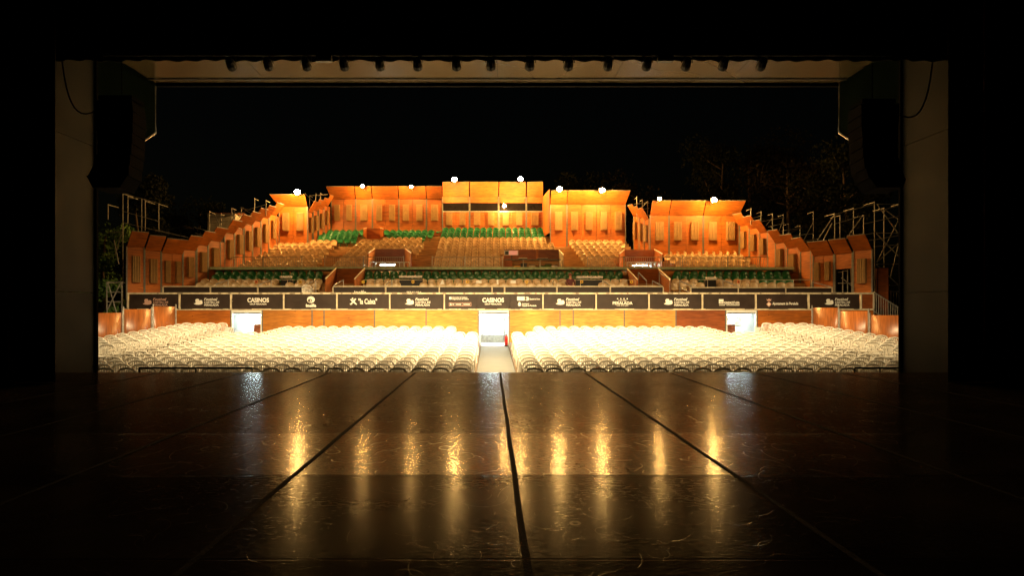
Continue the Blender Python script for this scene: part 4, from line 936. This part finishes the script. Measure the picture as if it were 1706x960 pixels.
# person seated in the lower tier
def person():
    k = 36.35; x0 = XX(950, k); sz = 2.24
    t = thing('person', (x0, k, sz), 'person in dark red top with auburn hair sitting in the lower tier', 'person')
    js = {'pel': (0, 0, .46, .135), 'bel': (0, -.01, .62, .125), 'che': (0, -.03, .82, .14), 'nec': (0, -.05, .97, .055), 'hea': (0, -.06, 1.07, .075), 'top': (0, -.06, 1.19, .08)}
    ed = [('pel', 'bel'), ('bel', 'che'), ('che', 'nec'), ('nec', 'hea'), ('hea', 'top')]
    for s_, sx in (('l', -1), ('r', 1)):
        js.update({'sh' + s_: (sx * .18, -.03, .9, .06), 'el' + s_: (sx * .24, -.08, .66, .045), 'wr' + s_: (sx * .14, -.28, .58, .032), 'ha' + s_: (sx * .1, -.37, .57, .028),
                   'hi' + s_: (sx * .1, -.04, .44, .09), 'kn' + s_: (sx * .13, -.42, .46, .062), 'an' + s_: (sx * .13, -.44, .09, .042), 'to' + s_: (sx * .14, -.58, .04, .035)})
        ed += [('che', 'sh' + s_), ('sh' + s_, 'el' + s_), ('el' + s_, 'wr' + s_), ('wr' + s_, 'ha' + s_), ('pel', 'hi' + s_), ('hi' + s_, 'kn' + s_), ('kn' + s_, 'an' + s_), ('an' + s_, 'to' + s_)]
    ks = list(js); me = bpy.data.meshes.new('body'); me.from_pydata([js[q][:3] for q in ks], [(ks.index(a), ks.index(b_)) for a, b_ in ed], [])
    o = bpy.data.objects.new('tmp', me); COL.objects.link(o); md = o.modifiers.new('s', 'SKIN')
    for i, q in enumerate(ks): v = me.skin_vertices[0].data[i]; v.radius = (js[q][3], js[q][3]); v.use_root = (q == 'pel')
    su = o.modifiers.new('u', 'SUBSURF'); su.levels = 2
    dg = bpy.context.evaluated_depsgraph_get(); dg.update(); m2 = bpy.data.meshes.new_from_object(o.evaluated_get(dg)); bpy.data.objects.remove(o)
    m2.materials.clear()
    for mm in ('skin', 'cloth', 'trouser'): m2.materials.append(M[mm])
    for p in m2.polygons:
        c = p.center; p.use_smooth = True
        p.material_index = 0 if c.z > .95 or (c.y < -.27 and c.z > .53) else (2 if c.z < .52 or (c.y < -.15 and c.z < .55) else 1)
    b_ = bpy.data.objects.new('body', m2); COL.objects.link(b_); b_.parent = t
    o = Vector((x0, k, sz))
    MB().ball(o + Vector((0, -.035, 1.16)), .105, 12, 8, (.95, 1, 1.05)).build('hair', M['hair'], t, smooth=True)
    MB().box(x0 - .22, x0 + .22, k - .2, k + .24, sz + .30, sz + .36).build('stool', M['blackm'], t) if False else None
    fb = MB()
    for sx in (-1, 1):
        for q in range(4): fb.path([o + Vector((sx * (.08 + .016 * q), -.385, .572)), o + Vector((sx * (.075 + .016 * q), -.43, .56)), o + Vector((sx * (.075 + .015 * q), -.45, .53 + .004 * q))], [.009, .008, .007], 5)
        fb.path([o + Vector((sx * .08, -.35, .575)), o + Vector((sx * .055, -.39, .57)), o + Vector((sx * .05, -.42, .555))], [.011, .009, .008], 5)
    fb.build('fingers', M['skin'], t, smooth=True)
    fc = MB(); fc.ball(o + Vector((-.03, -.142, 1.12)), .012, 6, 4).ball(o + Vector((.03, -.142, 1.12)), .012, 6, 4); fc.build('eyes', M['blackm'], t)
    fc = MB(); fc.bar(o + Vector((0, -.135, 1.11)), o + Vector((0, -.165, 1.075)), .02); fc.build('nose', M['skin'], t)
    fc = MB().box(x0 - .025, x0 + .025, k - .146, k - .135, sz + 1.04, sz + 1.05); fc.build('mouth', M['red'], t)
    st = thing('stool', (x0, k + .02, sz), 'low black stool under the person in the lower tier', 'stool')
    MB().box(x0 - .2, x0 + .2, k - .16, k + .2, sz + .30, sz + .345).build('seat', M['blackm'], st)
    for sx in (-.17, .17):
        for sy in (-.12, .16): MB().bar((x0 + sx, k + sy, sz), (x0 + sx, k + sy, sz + .3), .03).build('leg', M['blackm'], st)
    p = P(933, 470, 36.3); bt_ = thing('ball', p - Vector((0, 0, .09)), 'orange ball on the seat rail left of the seated person', 'ball') if False else None
person()

# ------------------------------------------------------------------ curved varnished boards at the stalls sides
def curved(pa, za, pb, zb, ytop, lab, sg):
    A, B = Vector((XX(pa, za), za, 0)), Vector((XX(pb, zb), zb, 0)); d = B - A; L = d.length; d.normalize(); n = Vector((d.y, -d.x, 0))
    if n.dot(Vector((0, 20, 0)) - A) < 0: n = -n
    zt = ZZ(ytop, (za + zb) / 2); z0 = plat_z(min(za, zb)) - .3
    t = thing('curved_board', ((A.x + B.x) / 2, (A.y + B.y) / 2, z0), lab, 'curved board', 'curved varnished boards beside the stalls')
    b = MB(); k = 16; vs = []; fs = []
    for i in range(k + 1):
        u = i / k; q = A + d * (L * (.03 + .94 * u)) + n * (.30 * (1 - (2 * u - 1) ** 2))
        for zz in (z0, zt): vs.append((q.x, q.y, zz))
        q2 = q - n * .03
        for zz in (z0, zt): vs.append((q2.x, q2.y, zz))
    for i in range(k):
        a = 4 * i; fs += [(a, a + 4, a + 5, a + 1), (a + 2, a + 3, a + 7, a + 6), (a + 1, a + 5, a + 7, a + 3), (a, a + 2, a + 6, a + 4)]
    fs += [(0, 1, 3, 2), (4 * k, 4 * k + 2, 4 * k + 3, 4 * k + 1)]
    b.add(vs, fs).build('board', M['plyv'], t, smooth=False)
    me = t.children[0].data
    for p in me.polygons: p.use_smooth = abs(p.normal.z) < .5
    for q in (A, B): MB().tube((q.x, q.y, z0), (q.x, q.y, zt + .12), .035, 7).build('post', M['steel'], t)
curved(150, 28.0, 204, 29.6, 521.5, 'curved varnished board nearest the stage on the left', -1)
curved(205.5, 29.8, 253, 31.4, 515.5, 'middle curved varnished board on the left of the stalls', -1)
curved(255, 31.6, 293, 33.6, 511, 'tallest curved varnished board on the left under the first banner', -1)
curved(1353, 33.6, 1397, 31.6, 513, 'tallest curved varnished board on the right under the last banner', 1)
curved(1398.5, 31.4, 1447, 29.8, 518.5, 'middle curved varnished board on the right of the stalls', 1)
curved(1449, 29.6, 1512, 28.0, 525.5, 'curved varnished board nearest the stage on the right', 1)
# red-brown leaf of a door and steel stair at right
tag(MB().box(XX(1460, 36), XX(1480, 36), 36, 36.06, .3, ZZ(447, 36)).build('door_leaf', M['plyd']), 'reddish plywood door leaf standing open by the right scaffold', 'door')
t = thing('stair_railing', (XX(1480, 33.8), 33.8, 0), 'sloping steel stair railing with upright bars beside the right scaffold', 'railing')
yy = 33.8; p0, p1 = P(1456, 487, yy), P(1507, 519, yy)
MB().tube(p0, p1, .03, 6).build('top_bar', M['steel'], t)
b = MB()
for i in range(14): q = p0.lerp(p1, i / 13); b.bar((q.x, yy, q.z - 1.05), q, .025)
b.build('balusters', M['steel'], t); MB().tube(p0 - Vector((0, 0, 1)), p1 - Vector((0, 0, 1)), .025, 6).build('bottom_bar', M['steel'], t)
railing(1484, 1508, 37.5, ZZ(519, 37.5), 486, 'pale steel guard rail behind the right scaffold', 'guard rails behind the scaffold', .16)

# ------------------------------------------------------------------ scaffolds
def scaffold(name_lab, y, std, led, brc, dep=1.1, base=None):
    t = None; pts = []
    allx = [a[0] for a in std]
    loc = (XX(sum(allx) / len(allx), y), y, -1.3)
    t = thing('scaffold', loc, name_lab, 'scaffold')
    for px, ya, yb in std: MB().tube(P(px, yb, y), P(px, ya, y), .033, 6).build('standard', M['scaf'], t)
    for (xa, ya), (xb, yb) in led: MB().tube(P(xa, ya, y - .03), P(xb, yb, y - .03), .025, 6).build('ledger', M['scaf'], t)
    for (xa, ya), (xb, yb) in brc: MB().tube(P(xa, ya, y - .08), P(xb, yb, y - .08), .03, 6).build('brace', M['scaf'], t)
    for px, ya, yb in std: MB().tube(P(px, ya + 1, y), P(px, ya + 1, y) + Vector((0, dep, 0)), .022, 5).build('transom', M['scaf'], t)
    return t
scaffold('tall tube scaffold frame at the left behind the first plywood bays', 38.2, [(204.7, 322, 550), (236, 330, 385), (264.5, 339, 386), (213, 326, 372), (242, 334, 384), (180, 340, 366)], [((205, 322), (265, 339)), ((205, 352), (265, 369)), ((205, 371), (300, 393)), ((181, 387), (203, 387)), ((215, 331), (232, 330)), ((265, 384), (330, 400))], [((202, 390), (192, 425))])
scaffold('low braced tube frame at the left behind the curved boards', 35.0, [(178, 470, 530), (203, 470, 530)], [((178, 470), (204, 470)), ((178, 487), (204, 487)), ((178, 503), (204, 503))], [((180, 472), (194, 521)), ((201, 472), (178, 518)), ((190, 400), (198, 440))])
scaffold('large braced tube scaffold at the right beside the proscenium', 38.0, [(1457, 336, 522), (1390.7, 355, 400), (1422, 346, 396), (1399.5, 358, 398), (1439, 358, 392), (1472.7, 346, 446), (1504, 338, 446)],
         [((1391, 357), (1457, 340)), ((1391, 373), (1435, 360)), ((1457, 353), (1506, 341)), ((1440, 373), (1506, 358)), ((1426, 394), (1457, 388)), ((1441, 402), (1506, 391)), ((1457, 411), (1506, 407)), ((1460, 440), (1506, 440)), ((1482, 475), (1506, 475)), ((1460, 340), (1506, 340)), ((1460, 388), (1506, 389))],
         [((1461, 340), (1506, 402)), ((1506, 350), (1461, 437)), ((1460, 389), (1506, 436)), ((1506, 372), (1484, 460)), ((1390, 358), (1362, 400)), ((1437, 360), (1410, 398)), ((1386, 372), (1372, 400)), ((1506, 398), (1462, 436)), ((1475, 350), (1506, 372)), ((1460, 441), (1500, 478))])
scaffold('scaffold posts and rails showing behind the right side canopies', 43.5, [(1251, 347, 375), (1268, 352, 380), (1287, 355, 385), (1305, 357, 395), (1314, 372, 405), (1333, 375, 405), (1355, 352, 405)], [((1252, 364), (1270, 359)), ((1270, 369), (1306, 362)), ((1280, 378), (1307, 372)), ((1300, 385), (1335, 380)), ((1305, 395), (1355, 389)), ((1340, 402), (1362, 398))], [((1355, 370), (1338, 402)), ((1288, 362), (1276, 376)), ((1306, 362), (1298, 385))], .8)
scaffold('scaffold posts and rails showing behind the left side canopies', 44.5, [(349, 352, 395), (368, 356, 392), (386, 346, 380), (402, 345, 375), (424, 330, 366), (443, 333, 360)], [((349, 362), (390, 358)), ((349, 372), (380, 368)), ((388, 356), (410, 352)), ((400, 346), (420, 351)), ((323, 378), (360, 390)), ((325, 388), (350, 396)), ((415, 349), (445, 340))], [((402, 345), (418, 356)), ((390, 352), (400, 362)), ((357, 356), (370, 386))], .8)
scaffold('scaffold posts and rails beside the far left front bay', 49.4, [(516, 325, 345), (526, 322, 342), (534, 321, 340)], [((508, 322), (522, 336)), ((515, 326), (546, 324))], [], .8)
scaffold('small tube frame in the gap between the two right rear walls', 47.5, [(1061, 328, 365), (1070, 332, 365), (1079, 335, 365)], [((1056, 340), (1082, 338)), ((1060, 350), (1082, 347))], [((1078, 336), (1064, 352))], .8)
scaffold('thin posts showing through the lower doorway bay at right', 36.9, [(1404, 452, 488), (1412, 450, 488)], [((1396, 472), (1419, 472))], [((1402, 463), (1420, 477))], .5)
t = thing('plaster_hut', (XX(362, 47), 47, 0), 'small pale plastered hut glimpsed behind the left canopies', 'hut')
MB().box(XX(346, 47), XX(392, 47), 47, 50, -1.3, ZZ(356, 47)).build('wall', M['plaster'], t)
MB().hexa([(XX(344, 47), 46.8, ZZ(355.9, 47)), (XX(394, 47), 46.8, ZZ(355.9, 47)), (XX(394, 47), 50.2, ZZ(355.9, 47)), (XX(344, 47), 50.2, ZZ(355.9, 47))], [(XX(344, 47), 48.4, ZZ(350, 47)), (XX(394, 47), 48.4, ZZ(350, 47)), (XX(394, 47), 48.6, ZZ(350, 47)), (XX(344, 47), 48.6, ZZ(350, 47))]).build('roof', M['plyd'], t)

# ------------------------------------------------------------------ trees
def leaf_cloud(centres, n, size, seed):
    r = random.Random(seed); b = MB(); vs = []; fs = []
    for i in range(n):
        c, rad = r.choice(centres)
        while True:
            u = Vector((r.uniform(-1, 1), r.uniform(-1, 1), r.uniform(-1, 1)))
            if u.length <= 1: break
        u *= (.55 + .45 * r.random()) / max(.2, u.length) ** .35
        p = Vector(c) + Vector((u.x * rad, u.y * rad, u.z * rad * .75))
        q = Quaternion((r.gauss(0, 1), r.gauss(0, 1), r.gauss(0, 1), r.gauss(0, 1))).normalized(); s_ = size * r.uniform(.6, 1.5)
        k = len(vs)
        for a, c_ in ((-.5, 0), (0, -.28), (.5, 0), (0, .28)): vs.append(p + q @ Vector((a * s_, c_ * s_, .06 * s_ * (1 if a == 0 else -1))))
        fs.append((k, k + 1, k + 2, k + 3))
    b.v = vs; b.f = fs; return b
def tree(x, y, h, lab, m, seed, lean=0., tr=.26, lower=.35, n=3600, spread=1., group='trees beyond the stand', size=.34):
    r = random.Random(seed); z0 = -1.3
    t = thing('tree', (x, y, z0), lab, 'tree', group)
    b = MB(); pts = []; k = 7
    for i in range(k + 1): u = i / k; pts.append(Vector((x + lean * h * u + .25 * math.sin(u * 4 + seed), y + .2 * math.sin(u * 3 + seed * 2), z0 + h * .85 * u)))
    b.path(pts, [tr * (1.25 if i == 0 else 1) * (1 - .78 * i / k) for i in range(k + 1)], 9)
    cs = []
    for i in range(13):
        u = lower + (1 - lower) * r.random(); base_ = pts[min(k, int(u * k))].lerp(pts[min(k, int(u * k) + 1)], u * k - int(u * k))
        a = r.uniform(0, 6.28); L = h * r.uniform(.12, .27) * spread * (1.15 - .5 * u)
        e = base_ + Vector((math.cos(a) * L, math.sin(a) * L, L * r.uniform(.25, .8))); mid_ = base_.lerp(e, .5) + Vector((0, 0, -.06 * L))
        b.path([base_, mid_, e], [tr * .4 * (1.1 - u * .6), tr * .26 * (1.1 - u * .6), .02], 6)
        cs.append((e, h * r.uniform(.07, .14) * spread)); cs.append((base_.lerp(e, .65), h * r.uniform(.05, .09) * spread))
    cs.append((pts[-1], h * .12 * spread))
    b.build('trunk', M['bark'], t, smooth=True)
    leaf_cloud(cs, n, size, seed).build('crown', M[m], t, fix=False)
T = [(XX(1338, 56), 56, 17, 'tall slender tree with a pale bare trunk behind the right side canopies', 'leafb', 3, -.09, .34, .5, 1.1), (XX(1200, 60), 60, 19, 'tall dark tree above the lower right rear wall', 'leafa', 8, .02, .3, .4, 1.2), (XX(1075, 60), 60, 15, 'dark tree over the gap between the right rear walls', 'leafb', 14, 0, .3, .3, 1.2),
     (XX(940, 62), 62, 15, 'dark tree behind the tall right rear wall', 'leafa', 21, .02, .3, .3, 1.2), (XX(800, 64), 64, 13, 'dark low tree behind the control box', 'leafa', 25, 0, .28, .3, 1.2), (XX(640, 64), 64, 15, 'dark tree behind the left rear wall', 'leafa', 33, -.02, .3, .3, 1.1),
     (XX(500, 60), 60, 12.5, 'dark tree behind the far left front bay', 'leafa', 41, .02, .3, .3, 1.1), (XX(330, 54), 54, 13, 'dark bushy tree above the left side canopies', 'leafa', 47, 0, .3, .3, 1.2), (XX(1260, 66), 66, 21, 'highest dark tree far behind at the right', 'leafb', 52, -.03, .4, .35, 1.2),
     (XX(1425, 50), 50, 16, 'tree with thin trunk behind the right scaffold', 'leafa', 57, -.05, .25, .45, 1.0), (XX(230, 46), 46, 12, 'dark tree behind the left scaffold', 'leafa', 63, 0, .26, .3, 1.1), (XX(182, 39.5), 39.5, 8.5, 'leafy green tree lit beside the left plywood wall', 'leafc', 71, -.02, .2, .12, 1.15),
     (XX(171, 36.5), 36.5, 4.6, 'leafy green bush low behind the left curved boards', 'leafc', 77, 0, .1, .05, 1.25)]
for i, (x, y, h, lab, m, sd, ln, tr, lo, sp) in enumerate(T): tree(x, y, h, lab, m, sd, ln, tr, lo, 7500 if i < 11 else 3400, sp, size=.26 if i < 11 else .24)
